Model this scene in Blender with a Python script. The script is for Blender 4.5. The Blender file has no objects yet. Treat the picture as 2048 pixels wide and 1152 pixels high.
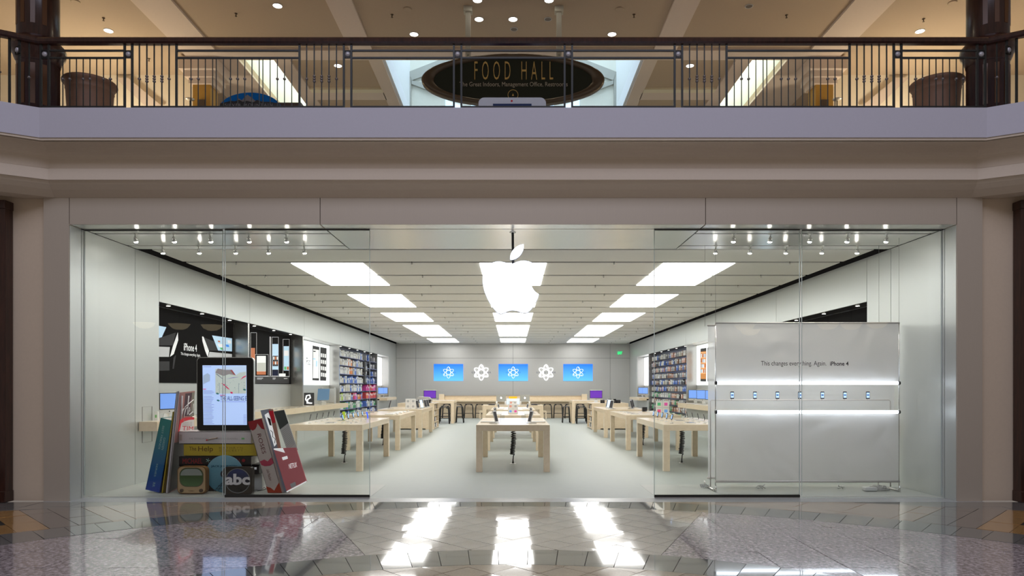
import bpy, bmesh, math, random
from mathutils import Vector, Matrix
random.seed(7)
sc = bpy.context.scene
COL = sc.collection
# ------------------------------------------------------------------ camera
F = 1400.0; CX = 1026.0; CY = 773.0; EYE = 1.65
cam_d = bpy.data.cameras.new('camera'); cam_d.sensor_width = 36.0
cam_d.lens = F/2048*36.0
cam_d.shift_x = -(CX-1024)/2048.0
cam_d.shift_y = (CY-576)/2048.0
cam_d.clip_start = 0.1; cam_d.clip_end = 200
cam = bpy.data.objects.new('camera', cam_d); COL.objects.link(cam)
cam.location = (0, 0, EYE); cam.rotation_euler = (math.pi/2, 0, 0)
sc.camera = cam
# ------------------------------------------------------------------ world, exposure
wd = bpy.data.worlds.new('mall_ambient'); sc.world = wd; wd.use_nodes = True
wd.node_tree.nodes['Background'].inputs[0].default_value = (0.56, 0.49, 0.44, 1)
wd.node_tree.nodes['Background'].inputs[1].default_value = 0.36
sc.view_settings.view_transform = 'Standard'; sc.view_settings.look = 'None'
sc.view_settings.gamma = 1; sc.view_settings.exposure = 0.0; sc.view_settings.use_curve_mapping = False

def area_light(name, loc, rot, sx, sy, power, color):
    d = bpy.data.lights.new(name, 'AREA'); d.shape = 'RECTANGLE'; d.size = sx; d.size_y = sy
    d.energy = power; d.color = color
    o = bpy.data.objects.new(name, d); COL.objects.link(o); o.location = loc; o.rotation_euler = rot
    return o
def point_light(name, loc, power, color, r=0.15):
    d = bpy.data.lights.new(name, 'POINT'); d.energy = power; d.color = color; d.shadow_soft_size = r
    o = bpy.data.objects.new(name, d); COL.objects.link(o); o.location = loc
    return o
# daylight from the atrium skylight above and behind the camera
area_light('atrium_skylight', (0, -2.0, 15.0), (math.radians(24), 0, 0), 18, 7, 1380, (0.74, 0.78, 1.0))
# skylight over the food hall well (upper floor, far bay)
area_light('food_hall_skylight', (0, 18.0, 14.3), (0, 0, 0), 4.6, 3.4, 420, (0.66, 0.83, 1.0))
for s in (-1, 1):
    area_light('side_well_skylight', (s*5.87, 18.0, 11.9), (0, 0, 0), 0.7, 3.6, 130, (0.95, 1.0, 0.86))
    point_light('concourse_fill', (s*9.2, 15.7, 7.0), 125, (1.0, 0.86, 0.64), 0.25)  # unseen warm fill points, added to brighten the upper walls and ceiling
    point_light('concourse_fill', (s*12.5, 13.5, 6.1), 35, (1.0, 0.84, 0.58), 0.25)
    point_light('concourse_fill', (s*4.3, 15.8, 6.1), 12, (1.0, 0.84, 0.62), 0.3)

# ------------------------------------------------------------------ materials
MATS = {}
def mat(name, col, rough=0.5, metal=0.0, noise=0.04, scale=20.0, emit=None, es=0.0, coat=0.0, bump=0.0, spec=0.5, stretch=None, alpha=None, bevel=False):
    if name in MATS: return MATS[name]
    m = bpy.data.materials.new(name); m.use_nodes = True; nt = m.node_tree; N = nt.nodes; L = nt.links
    b = N['Principled BSDF']
    b.inputs['Roughness'].default_value = rough; b.inputs['Metallic'].default_value = metal
    b.inputs['Specular IOR Level'].default_value = spec
    b.inputs['Coat Weight'].default_value = coat; b.inputs['Coat Roughness'].default_value = 0.05
    tc = N.new('ShaderNodeTexCoord'); mp = N.new('ShaderNodeMapping')
    L.new(tc.outputs['Object'], mp.inputs['Vector'])
    if stretch: mp.inputs['Scale'].default_value = stretch
    nz = N.new('ShaderNodeTexNoise'); nz.inputs['Scale'].default_value = scale; nz.inputs['Detail'].default_value = 3
    L.new(mp.outputs[0], nz.inputs['Vector'])
    mx = N.new('ShaderNodeMix'); mx.data_type = 'RGBA'
    c = Vector(col[:3])
    mx.inputs[6].default_value = (*[max(0, v*(1-noise)) for v in c], 1)
    mx.inputs[7].default_value = (*[min(1, v*(1+noise)) for v in c], 1)
    L.new(nz.outputs['Fac'], mx.inputs[0]); L.new(mx.outputs[2], b.inputs['Base Color'])
    if bump:
        bp = N.new('ShaderNodeBump'); bp.inputs['Strength'].default_value = bump; bp.inputs['Distance'].default_value = 0.01
        L.new(nz.outputs['Fac'], bp.inputs['Height']); L.new(bp.outputs[0], b.inputs['Normal'])
    if emit is not None:
        b.inputs['Emission Color'].default_value = (*emit, 1); b.inputs['Emission Strength'].default_value = es
    if alpha is not None: b.inputs['Alpha'].default_value = alpha
    MATS[name] = m; return m

def granite(name, a, b_, scale, rough=0.10, c=None):
    m = bpy.data.materials.new(name); m.use_nodes = True; nt = m.node_tree; N = nt.nodes; L = nt.links
    b = N['Principled BSDF']; b.inputs['Roughness'].default_value = rough
    b.inputs['Specular IOR Level'].default_value = 0.5; b.inputs['Coat Weight'].default_value = 0.6; b.inputs['Coat IOR'].default_value = 1.6; b.inputs['Coat Roughness'].default_value = 0.03
    tc = N.new('ShaderNodeTexCoord')
    n1 = N.new('ShaderNodeTexNoise'); n1.inputs['Scale'].default_value = scale; n1.inputs['Detail'].default_value = 5; n1.inputs['Roughness'].default_value = 0.75
    n2 = N.new('ShaderNodeTexNoise'); n2.inputs['Scale'].default_value = 3.0
    L.new(tc.outputs['Object'], n1.inputs['Vector']); L.new(tc.outputs['Object'], n2.inputs['Vector'])
    r = N.new('ShaderNodeValToRGB'); r.color_ramp.elements[0].position = 0.37; r.color_ramp.elements[1].position = 0.64
    r.color_ramp.elements[0].color = (*a, 1); r.color_ramp.elements[1].color = (*b_, 1)
    L.new(n1.outputs['Fac'], r.inputs[0])
    mx = N.new('ShaderNodeMix'); mx.data_type = 'RGBA'; mx.blend_type = 'MULTIPLY'
    mr = N.new('ShaderNodeMapRange'); mr.inputs[3].default_value = 0.82; mr.inputs[4].default_value = 1.1
    L.new(n2.outputs['Fac'], mr.inputs[0]); L.new(r.outputs[0], mx.inputs[6]); L.new(mr.outputs[0], mx.inputs[7])
    mx.inputs[0].default_value = 1.0
    L.new(mx.outputs[2], b.inputs['Base Color'])
    MATS[name] = m; return m

def glass_mat(name, tint, refl=1.0):
    m = bpy.data.materials.new(name); m.use_nodes = True; nt = m.node_tree; N = nt.nodes; L = nt.links
    N.remove(N['Principled BSDF']); out = N['Material Output']
    t = N.new('ShaderNodeBsdfTransparent'); t.inputs[0].default_value = (*tint, 1)
    g = N.new('ShaderNodeBsdfGlossy'); g.inputs['Roughness'].default_value = 0.0
    fr = N.new('ShaderNodeFresnel'); fr.inputs[0].default_value = 1.45
    mu = N.new('ShaderNodeMath'); mu.operation = 'MULTIPLY'; mu.inputs[1].default_value = refl
    L.new(fr.outputs[0], mu.inputs[0])
    mx = N.new('ShaderNodeMixShader'); L.new(mu.outputs[0], mx.inputs[0]); L.new(t.outputs[0], mx.inputs[1]); L.new(g.outputs[0], mx.inputs[2])
    L.new(mx.outputs[0], out.inputs[0]); MATS[name] = m; return m

def fabric_mat(name, col, transp):
    m = bpy.data.materials.new(name); m.use_nodes = True; nt = m.node_tree; N = nt.nodes; L = nt.links
    N.remove(N['Principled BSDF']); out = N['Material Output']
    tc = N.new('ShaderNodeTexCoord'); nz = N.new('ShaderNodeTexNoise'); nz.inputs['Scale'].default_value = 1.3; nz.inputs['Detail'].default_value = 1; nz.inputs['Distortion'].default_value = 0.8
    L.new(tc.outputs['Object'], nz.inputs['Vector'])
    bp = N.new('ShaderNodeBump'); bp.inputs['Strength'].default_value = 0.7; bp.inputs['Distance'].default_value = 0.14
    L.new(nz.outputs['Fac'], bp.inputs['Height'])
    d = N.new('ShaderNodeBsdfDiffuse'); d.inputs[0].default_value = (*col, 1); L.new(bp.outputs[0], d.inputs['Normal'])
    tl = N.new('ShaderNodeBsdfTranslucent'); tl.inputs[0].default_value = (*col, 1)
    a = N.new('ShaderNodeMixShader'); a.inputs[0].default_value = 0.4; L.new(d.outputs[0], a.inputs[1]); L.new(tl.outputs[0], a.inputs[2])
    t = N.new('ShaderNodeBsdfTransparent')
    b = N.new('ShaderNodeMixShader'); b.inputs[0].default_value = transp; L.new(a.outputs[0], b.inputs[1]); L.new(t.outputs[0], b.inputs[2])
    L.new(b.outputs[0], out.inputs[0]); MATS[name] = m; return m

def light_mat(name, col, s):
    m = bpy.data.materials.new(name); m.use_nodes = True; nt = m.node_tree; N = nt.nodes; L = nt.links
    b = N['Principled BSDF']; b.inputs['Base Color'].default_value = (0.8, 0.8, 0.8, 1)
    tc = N.new('ShaderNodeTexCoord'); nz = N.new('ShaderNodeTexNoise'); nz.inputs['Scale'].default_value = 4
    L.new(tc.outputs['Object'], nz.inputs['Vector'])
    mr = N.new('ShaderNodeMapRange'); mr.inputs[3].default_value = s*0.96; mr.inputs[4].default_value = s*1.04
    L.new(nz.outputs['Fac'], mr.inputs[0]); L.new(mr.outputs[0], b.inputs['Emission Strength'])
    b.inputs['Emission Color'].default_value = (*col, 1); MATS[name] = m; return m

def wood_mat(name, a, b_, rough=0.3, coat=0.2, scale=(1, 14, 1)):
    m = bpy.data.materials.new(name); m.use_nodes = True; nt = m.node_tree; N = nt.nodes; L = nt.links
    b = N['Principled BSDF']; b.inputs['Roughness'].default_value = rough; b.inputs['Coat Weight'].default_value = coat
    b.inputs['Coat Roughness'].default_value = 0.12
    tc = N.new('ShaderNodeTexCoord'); mp = N.new('ShaderNodeMapping'); mp.inputs['Scale'].default_value = scale
    L.new(tc.outputs['Object'], mp.inputs['Vector'])
    w = N.new('ShaderNodeTexNoise'); w.inputs['Scale'].default_value = 3.0; w.inputs['Detail'].default_value = 6; w.inputs['Distortion'].default_value = 0.6
    L.new(mp.outputs[0], w.inputs['Vector'])
    r = N.new('ShaderNodeValToRGB'); r.color_ramp.elements[0].color = (*a, 1); r.color_ramp.elements[1].color = (*b_, 1)
    r.color_ramp.elements[0].position = 0.3; r.color_ramp.elements[1].position = 0.7
    L.new(w.outputs['Fac'], r.inputs[0]); L.new(r.outputs[0], b.inputs['Base Color']); MATS[name] = m; return m

def gradient_mat(name, a, b_, z0, z1, rough=0.4, es=0.0):
    """printed vertical colour gradient (object z from z0 to z1)"""
    m = bpy.data.materials.new(name); m.use_nodes = True; nt = m.node_tree; N = nt.nodes; L = nt.links
    b = N['Principled BSDF']; b.inputs['Roughness'].default_value = rough
    tc = N.new('ShaderNodeTexCoord'); sx = N.new('ShaderNodeSeparateXYZ'); L.new(tc.outputs['Object'], sx.inputs[0])
    mr = N.new('ShaderNodeMapRange'); mr.inputs[1].default_value = z0; mr.inputs[2].default_value = z1; L.new(sx.outputs['Z'], mr.inputs[0])
    mx = N.new('ShaderNodeMix'); mx.data_type = 'RGBA'; mx.inputs[6].default_value = (*a, 1); mx.inputs[7].default_value = (*b_, 1)
    L.new(mr.outputs[0], mx.inputs[0]); L.new(mx.outputs[2], b.inputs['Base Color'])
    if es: L.new(mx.outputs[2], b.inputs['Emission Color']); b.inputs['Emission Strength'].default_value = es
    MATS[name] = m; return m

steel = mat('brushed_steel_wall', (0.60, 0.62, 0.61), 0.36, 0.55, 0.03, 3, stretch=(1, 40, 1))
steel_front = mat('brushed_steel_front', (0.55, 0.475, 0.385), 0.42, 0.3, 0.03, 3, stretch=(40, 1, 1))
steel_soffit = mat('polished_steel_soffit', (0.78, 0.79, 0.77), 0.22, 0.55, 0.03, 3, stretch=(40, 1, 1))
steel_back = mat('brushed_steel_back_wall', (0.50, 0.50, 0.49), 0.38, 0.45, 0.03, 3, stretch=(1, 1, 30))
black = mat('black_paint', (0.012, 0.012, 0.014), 0.3)
blackm = mat('black_gap', (0.008, 0.009, 0.018), 0.9, spec=0.1)
steel_pier = mat('dark_polished_steel', (0.50, 0.49, 0.47), 0.24, 0.85)
chrome = mat('chrome', (0.75, 0.74, 0.72), 0.15, 1.0)
darkmetal = mat('dark_metal_rail', (0.05, 0.05, 0.045), 0.35, 0.7)
slat = mat('ceiling_slat_white', (0.76, 0.75, 0.71), 0.55, 0.0, 0.02)
storefl = mat('grey_stone_floor', (0.345, 0.375, 0.35), 0.5, 0.0, 0.06, 6, stretch=(1, 5, 1))
dispfl = wood_mat('pale_display_floor', (0.37, 0.39, 0.36), (0.42, 0.43, 0.40), 0.45, 0.1, (1, 12, 1))
maple = wood_mat('maple', (0.76, 0.62, 0.43), (0.82, 0.68, 0.50), 0.28, 0.4, (4, 1, 4))
white = mat('white_plastic', (0.78, 0.78, 0.77), 0.35)
paper = mat('white_paper', (0.80, 0.79, 0.77), 0.7)
silver = mat('aluminium', (0.70, 0.70, 0.69), 0.3, 0.8)
plaster = mat('beige_plaster', (0.66, 0.53, 0.39), 0.8, 0, 0.04, 30)
fascia = mat('lavender_grey_fascia', (0.52, 0.50, 0.56), 0.7, 0, 0.03, 30)
mould = mat('taupe_moulding', (0.66, 0.555, 0.44), 0.75, 0, 0.03, 30)
ceil_brown = mat('upper_ceiling_tan', (0.56, 0.45, 0.33), 0.85, 0, 0.03, 20)
ceil_pink = mat('upper_ceiling_band', (0.80, 0.69, 0.60), 0.85, 0, 0.03, 20)
ceil_cream = mat('upper_wall_cream', (0.90, 0.83, 0.68), 0.85, 0, 0.03, 20)
well_white = mat('light_well_white', (0.82, 0.84, 0.80), 0.8, 0, 0.02)
mahog = wood_mat('dark_mahogany', (0.022, 0.006, 0.004), (0.055, 0.016, 0.009), 0.28, 0.3, (8, 8, 1))
terra = mat('brown_planter', (0.25, 0.135, 0.08), 0.55, 0, 0.1, 12)
lamp_white = light_mat('ceiling_light_glow', (1.0, 0.99, 0.96), 6.5)
bulb = light_mat('spot_bulb_glow', (1.0, 0.94, 0.86), 60.0)
downl = light_mat('downlight_glow', (1.0, 0.95, 0.85), 9.0)
tube_w = light_mat('fluorescent_tube_glow', (0.80, 0.87, 1.0), 5.5)
apple_w = light_mat('emblem_glow', (1.0, 1.0, 1.0), 6.0)
panel_w = light_mat('backlit_panel_glow', (0.93, 0.96, 1.0), 1.15)
atom_w = light_mat('atom_glow', (1.0, 1.0, 1.0), 1.6)
glass = glass_mat('storefront_glass', (0.97, 0.985, 0.975), 0.55)
glass_rail = glass_mat('railing_glass', (0.96, 0.97, 0.96), 0.2)
acrylic = glass_mat('clear_acrylic', (0.90, 0.92, 0.93), 2.0)
edge_glass = mat('glass_edge', (0.55, 0.62, 0.58), 0.2, 0.0)
WHT = (0.8, 0.8, 0.8)
def flat(name, c, rough=0.45, es=0.0, spec=0.15):
    n = 'print_' + name
    return MATS.get(n) or mat(n, c, rough, 0, 0.03, 40, emit=(c if es else None), es=es, spec=spec)

# ------------------------------------------------------------------ mesh builder
def wloc(o):
    v = Vector((0, 0, 0))
    while o is not None: v += Vector(o.location); o = o.parent
    return v
class MB:
    def __init__(s): s.bm = bmesh.new(); s.mats = []; s.cur = 0; s.off = None
    def m(s, mt):
        if mt not in s.mats: s.mats.append(mt)
        s.cur = s.mats.index(mt); return s
    def face(s, pts):
        vs = [s.bm.verts.new(p) for p in pts]
        f = s.bm.faces.new(vs); f.material_index = s.cur; return f
    def box(s, x0, x1, y0, y1, z0, z1):
        v = [s.bm.verts.new((x, y, z)) for x in (x0, x1) for y in (y0, y1) for z in (z0, z1)]
        for a in ((0, 1, 3, 2), (4, 6, 7, 5), (0, 4, 5, 1), (2, 3, 7, 6), (0, 2, 6, 4), (1, 5, 7, 3)):
            f = s.bm.faces.new([v[i] for i in a]); f.material_index = s.cur
        return s
    def prism(s, pts, d):
        """planar polygon (3D points) extruded along vector d"""
        d = Vector(d); pts = [Vector(p) for p in pts]; n = len(pts)
        nrm = Vector((0, 0, 0))
        for i in range(n): nrm += pts[i].cross(pts[(i+1) % n])
        if nrm.dot(d) > 0: pts = pts[::-1]
        a = [s.bm.verts.new(p) for p in pts]; b = [s.bm.verts.new(p+d) for p in pts]
        fs = [s.bm.faces.new(a), s.bm.faces.new(b[::-1])]
        for i in range(n):
            j = (i+1) % n; fs.append(s.bm.faces.new([a[j], a[i], b[i], b[j]]))
        for f in fs: f.material_index = s.cur
        return s
    def tube(s, pts, r, n=8, caps=True, smooth=True):
        pts = [Vector(p) for p in pts]; rings = []
        if not hasattr(r, '__len__'): r = [r]*len(pts)
        up = None
        for i, p in enumerate(pts):
            t = (pts[min(i+1, len(pts)-1)] - pts[max(i-1, 0)]).normalized()
            if up is None:
                up = Vector((0, 0, 1)) if abs(t.z) < 0.9 else Vector((1, 0, 0))
            u = t.cross(up).normalized(); w = u.cross(t).normalized(); up = w
            rings.append([s.bm.verts.new(p + (u*math.cos(2*math.pi*k/n) + w*math.sin(2*math.pi*k/n))*r[i]) for k in range(n)])
        for a, b in zip(rings, rings[1:]):
            for k in range(n):
                f = s.bm.faces.new([a[k], a[(k+1) % n], b[(k+1) % n], b[k]]); f.material_index = s.cur; f.smooth = smooth
        if caps:
            for rg in (rings[0][::-1], rings[-1]):
                f = s.bm.faces.new(rg); f.material_index = s.cur
        return s
    def lathe(s, prof, c=(0, 0, 0), n=32, smooth=True, close=False):
        """profile of (r, z)"""
        c = Vector(c); rings = []
        for r, z in prof:
            r = max(r, 1e-4)
            rings.append([s.bm.verts.new(c + Vector((r*math.cos(2*math.pi*k/n), r*math.sin(2*math.pi*k/n), z))) for k in range(n)])
        for a, b in zip(rings, rings[1:]):
            for k in range(n):
                f = s.bm.faces.new([a[k], a[(k+1) % n], b[(k+1) % n], b[k]]); f.material_index = s.cur; f.smooth = smooth
        for rg in (rings[0][::-1], rings[-1]):
            f = s.bm.faces.new(rg); f.material_index = s.cur
        return s
    def text(s, body, o, xd, zd, w, h, depth=0.0, bold=0.0, space=1.0):
        """lettering fitted in a w x h rectangle whose lower-left corner is o"""
        cu = bpy.data.curves.new('t', 'FONT'); cu.body = body; cu.size = 1; cu.extrude = 0.0; cu.offset = bold
        cu.space_character = space; cu.resolution_u = 3
        ob = bpy.data.objects.new('t', cu); COL.objects.link(ob)
        me = bpy.data.meshes.new_from_object(ob.evaluated_get(bpy.context.evaluated_depsgraph_get()))
        bpy.data.objects.remove(ob); bpy.data.curves.remove(cu)
        xs = [v.co.x for v in me.vertices]; ys = [v.co.y for v in me.vertices]
        if not xs: return s
        x0, x1, y0, y1 = min(xs), max(xs), min(ys), max(ys)
        o = Vector(o); xd = Vector(xd).normalized(); zd = Vector(zd).normalized(); nd = xd.cross(zd)
        P = [o + xd*((v.co.x-x0)/(x1-x0)*w) + zd*((v.co.y-y0)/(y1-y0)*h) for v in me.vertices]
        top = [s.bm.verts.new(p + nd*depth) for p in P]
        cnt = {}
        for p in me.polygons:
            vs = list(p.vertices)
            try: f = s.bm.faces.new([top[i] for i in vs]); f.material_index = s.cur
            except ValueError: continue
            for i in range(len(vs)):
                a, b = vs[i], vs[(i+1) % len(vs)]; k = (min(a, b), max(a, b)); cnt.setdefault(k, []).append((a, b))
        if depth > 0:
            bot = [s.bm.verts.new(p) for p in P]
            for k, l in cnt.items():
                if len(l) == 1:
                    a, b = l[0]
                    try: f = s.bm.faces.new([top[b], top[a], bot[a], bot[b]]); f.material_index = s.cur
                    except ValueError: pass
        bpy.data.meshes.remove(me); return s
    def build(s, name, parent=None, loc=None, label=None, bevel=0.0):
        """vertices are in world space; they are shifted to the parent's origin (or loc)"""
        if s.bm.faces and s.off is None:
            pass
        bmesh.ops.recalc_face_normals(s.bm, faces=s.bm.faces) if not getattr(s, 'keep', False) else None
        sh = wloc(parent) if parent is not None else Vector(loc or (0, 0, 0))
        if sh.length: bmesh.ops.translate(s.bm, vec=-sh, verts=s.bm.verts)
        me = bpy.data.meshes.new(name)
        for mt in (s.mats or [white]): me.materials.append(mt)
        s.bm.to_mesh(me); s.bm.free()
        o = bpy.data.objects.new(name, me); COL.objects.link(o)
        if parent is not None: o.parent = parent
        elif loc: o.location = loc
        if label: o['label'] = label
        if bevel:
            md = o.modifiers.new('bevel', 'BEVEL'); md.width = bevel; md.segments = 2; md.limit_method = 'ANGLE'
        return o
def tag(o, label, cat, group=None, kind=None):
    o['label'] = label; o['category'] = cat
    if group: o['group'] = group
    if kind: o['kind'] = kind
    return o
def thing(name, label, cat, loc, group=None):
    o = bpy.data.objects.new(name, None); COL.objects.link(o); o.location = loc; o.empty_display_size = 0.1
    return tag(o, label, cat, group)
def struct(o): o['kind'] = 'structure'; return o
KIDS = {}
def dup(root, loc, label=None, group=None, rz=None, parent=None):
    r = root.copy(); COL.objects.link(r); r.parent = parent
    r.location = loc
    if rz is not None: r.rotation_euler = (0, 0, rz)
    if label: r['label'] = label
    if group: r['group'] = group
    def rec(a, b):
        for ch in [c for c in bpy.data.objects if c.parent == a] if a.name not in KIDS else KIDS[a.name]:
            c = ch.copy(); COL.objects.link(c); c.parent = b; rec(ch, c)
    rec(root, r); return r
def remember(root):
    def rec(a):
        KIDS[a.name] = [c for c in bpy.data.objects if c.parent == a]
        for c in KIDS[a.name]: rec(c)
    rec(root); return root
def B(x0, x1, y0, y1, z0, z1, mt): return MB().m(mt).box(x0, x1, y0, y1, z0, z1)
ORD = ['first', 'second', 'third', 'fourth', 'fifth', 'sixth', 'seventh', 'eighth', 'ninth', 'tenth', 'eleventh', 'twelfth', 'thirteenth', 'fourteenth', 'fifteenth', 'sixteenth', 'seventeenth', 'eighteenth', 'nineteenth', 'twentieth']
ORD += ['twenty-'+q for q in ORD[:9]] + ['thirtieth'] + ['thirty-'+q for q in ORD[:9]] + ['fortieth'] + ['forty-'+q for q in ORD[:9]]
ZD = (0, 0, 1); XD = (1, 0, 0)
def W(x, y, Y): return Vector(((x-CX)*Y/F, Y, EYE + (CY-y)*Y/F))      # point of the photo at a known depth
#SECTIONS
# ================================================================== MALL FLOOR
g_purple = granite('speckled_purple_granite', (0.12, 0.095, 0.10), (0.72, 0.63, 0.64), 20, 0.11)
g_ring = granite('dark_grey_granite', (0.15, 0.15, 0.14), (0.21, 0.21, 0.20), 60, 0.07)
g_beige = granite('beige_granite', (0.50, 0.46, 0.40), (0.58, 0.54, 0.47), 50, 0.08)
g_tan = granite('pinkish_tan_granite', (0.42, 0.31, 0.22), (0.52, 0.40, 0.30), 30, 0.10)
g_orange = granite('orange_granite', (0.36, 0.18, 0.05), (0.58, 0.33, 0.12), 18, 0.12)
g_brown = granite('warm_brown_granite', (0.30, 0.23, 0.17), (0.36, 0.28, 0.21), 40, 0.08)
g_greybrown = granite('grey_brown_granite', (0.17, 0.14, 0.12), (0.26, 0.22, 0.19), 70, 0.10)
grout = mat('dark_grout', (0.03, 0.028, 0.025), 0.9, spec=0.1)
thresh_m = mat('grey_threshold_stone', (0.40, 0.41, 0.40), 0.25, 0, 0.05, 12)
floor = B(-20, 20, -14, 10.02, -0.30, -0.006, grout).build('floor')
struct(floor); floor['label'] = 'polished granite mall floor with curved bands'
B(-20, 20, -14, 5.93, -0.006, 0.0, g_beige).build('plain_slab', floor)
CC = Vector((0, 2.45))
R1, R2, R3, R4 = 4.04, 4.63, 7.20, 7.82
def clip(poly, f):
    out = []; n = len(poly)
    for i in range(n):
        a, b = poly[i], poly[(i+1) % n]; fa, fb = f(a), f(b)
        if fa >= 0: out.append(a)
        if (fa >= 0) != (fb >= 0): out.append(a + (b-a)*(fa/(fa-fb)))
    return out
def area(p): return 0.5*sum(p[i].x*p[(i+1) % len(p)].y - p[(i+1) % len(p)].x*p[i].y for i in range(len(p)))
def inset(p, d):
    n = len(p); out = []
    if area(p) < 0: p = p[::-1]
    for i in range(n):
        a, b, c = p[i-1], p[i], p[(i+1) % n]
        e1 = (b-a); e2 = (c-b)
        if e1.length < 1e-5 or e2.length < 1e-5: out.append(b); continue
        e1.normalize(); e2.normalize()
        n1 = Vector((-e1.y, e1.x)); n2 = Vector((-e2.y, e2.x)); k = 1 + n1.dot(n2)
        out.append(b + (n1+n2)*(d/max(k, 0.5)))
    return out
rin = lambda R: (lambda p: R - (p-CC).length)
rout = lambda R: (lambda p: (p-CC).length - R)
edgef = lambda p: 10.0 - p.y
nearf = lambda p: p.y - 5.95
sec = lambda p: 1.44 + (p.y-6.83)*0.443 - abs(p.x)
nsec = lambda p: -sec(p)
diag = lambda p: (p.y-CC.y) - abs(p.x)
wallb = lambda p: p.y - (9.28 + 0.356*(6.8-abs(p.x)))
NT = {}
def tile(poly, name, m_, joint=0.003):
    # drop slivers and doubled corners
    q = []
    for p in poly:
        if not q or (p-q[-1]).length > 0.004: q.append(p)
    if len(q) > 2 and (q[0]-q[-1]).length < 0.004: q.pop()
    if len(q) < 3: return
    if abs(area(q)) < 0.0012: return
    cx = sum(p.x for p in q)/len(q); cy = sum(p.y for p in q)/len(q)
    if abs(cx) > 0.74*cy + 0.25: return
    q = inset(q, joint)
    tx, ty = random.uniform(-1, 1)*0.007, random.uniform(-1, 1)*0.0035
    mb = MB().m(m_); c = Vector((cx, cy))
    top = [mb.bm.verts.new((p.x-cx, p.y-cy, (p.x-cx)*tx + (p.y-cy)*ty)) for p in q]
    bot = [mb.bm.verts.new((p.x-cx, p.y-cy, -0.0055)) for p in q]
    mb.bm.faces.new(top)
    for i in range(len(q)):
        j = (i+1) % len(q); mb.bm.faces.new([top[j], top[i], bot[i], bot[j]])
    mb.keep = True
    me = bpy.data.meshes.new(name); me.materials.append(m_); mb.bm.to_mesh(me); mb.bm.free()
    o = bpy.data.objects.new(name, me); COL.objects.link(o); o.parent = floor; o.location = (cx, cy, 0)
    NT[name] = NT.get(name, 0)+1
    return o
def grid(size, ang, ox, oy, fs, name, m_, split=None):
    u = Vector((math.cos(ang), math.sin(ang)))*size; v = Vector((-u.y, u.x)); o = Vector((ox, oy))
    n = int(11/size)
    for i in range(-n, n+1):
        for j in range(-n, n+1):
            a = o + u*i + v*j
            if not (5.3 < a.y < 10.6 and abs(a.x) < 8.4): continue
            p = [a, a+u, a+u+v, a+v]
            # add mid points so that curved cuts follow the arc
            for f in fs + [edgef, nearf]:
                if not p: break
                p = clip(p, f)
            if len(p) > 2: tile(p, name, m_)
def ring(r0, r1, n, name, m_, fs=()):
    for k in range(n):
        a0 = 2*math.pi*(k-0.5)/n; a1 = 2*math.pi*(k+0.5)/n
        P = lambda r, a: CC + Vector((math.sin(a), math.cos(a)))*r
        p = [P(r0, a0), P(r0, a1), P(r1, a1), P(r1, a0)]
        if max(q.y for q in p) < 5.9: continue
        for f in list(fs) + [edgef, nearf]:
            if p: p = clip(p, f)
        if len(p) > 2: tile(p, name, m_)
S3 = 0.305; Q = math.pi/4
grid(0.305, Q, 0.02, 6.4, [rin(R1)], 'brown_tile', g_brown)
ring(R1, R2, 96, 'ring_tile', g_ring)
grid(S3, Q, 0.0, 7.09, [rout(R2), rin(R3), sec], 'beige_tile', g_beige)
grid(0.61, 0, 0.0, 6.98, [rout(R2), rin(R3), nsec, lambda p: -p.x], 'granite_tile', g_purple)
grid(0.61, 0, 0.0, 6.98, [rout(R2), rin(R3), nsec, lambda p: p.x], 'granite_tile', g_purple)
ring(R3, R4, 157, 'outer_ring_tile', g_ring)
nwall = lambda p: -wallb(p)
sidef = (lambda p: -p.x), (lambda p: p.x)
for sf in sidef:
    grid(0.61, Q, 0.0, 9.2, [rout(R4), nwall, lambda p: diag(p)-1.22, sf], 'tan_tile', g_tan)
    grid(0.61, Q, 0.0, 9.2, [rout(R4), nwall, lambda p: 1.22-diag(p), lambda p: diag(p)-0.3, sf], 'band_tile', g_greybrown)
    grid(0.61, Q, 0.0, 9.2, [rout(R4), nwall, lambda p: 0.3-diag(p), sf], 'orange_tile', g_orange)
    grid(0.61, 0, 0.0, 9.0, [rout(R4), wallb, sf], 'border_tile', g_ring)
struct(B(-6.73, 6.73, 10.0, 10.34, -0.2, 0.001, thresh_m).build('trim_1'))
bpy.data.objects['trim_1']['label'] = 'grey stone threshold strip under the shop front'
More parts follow.
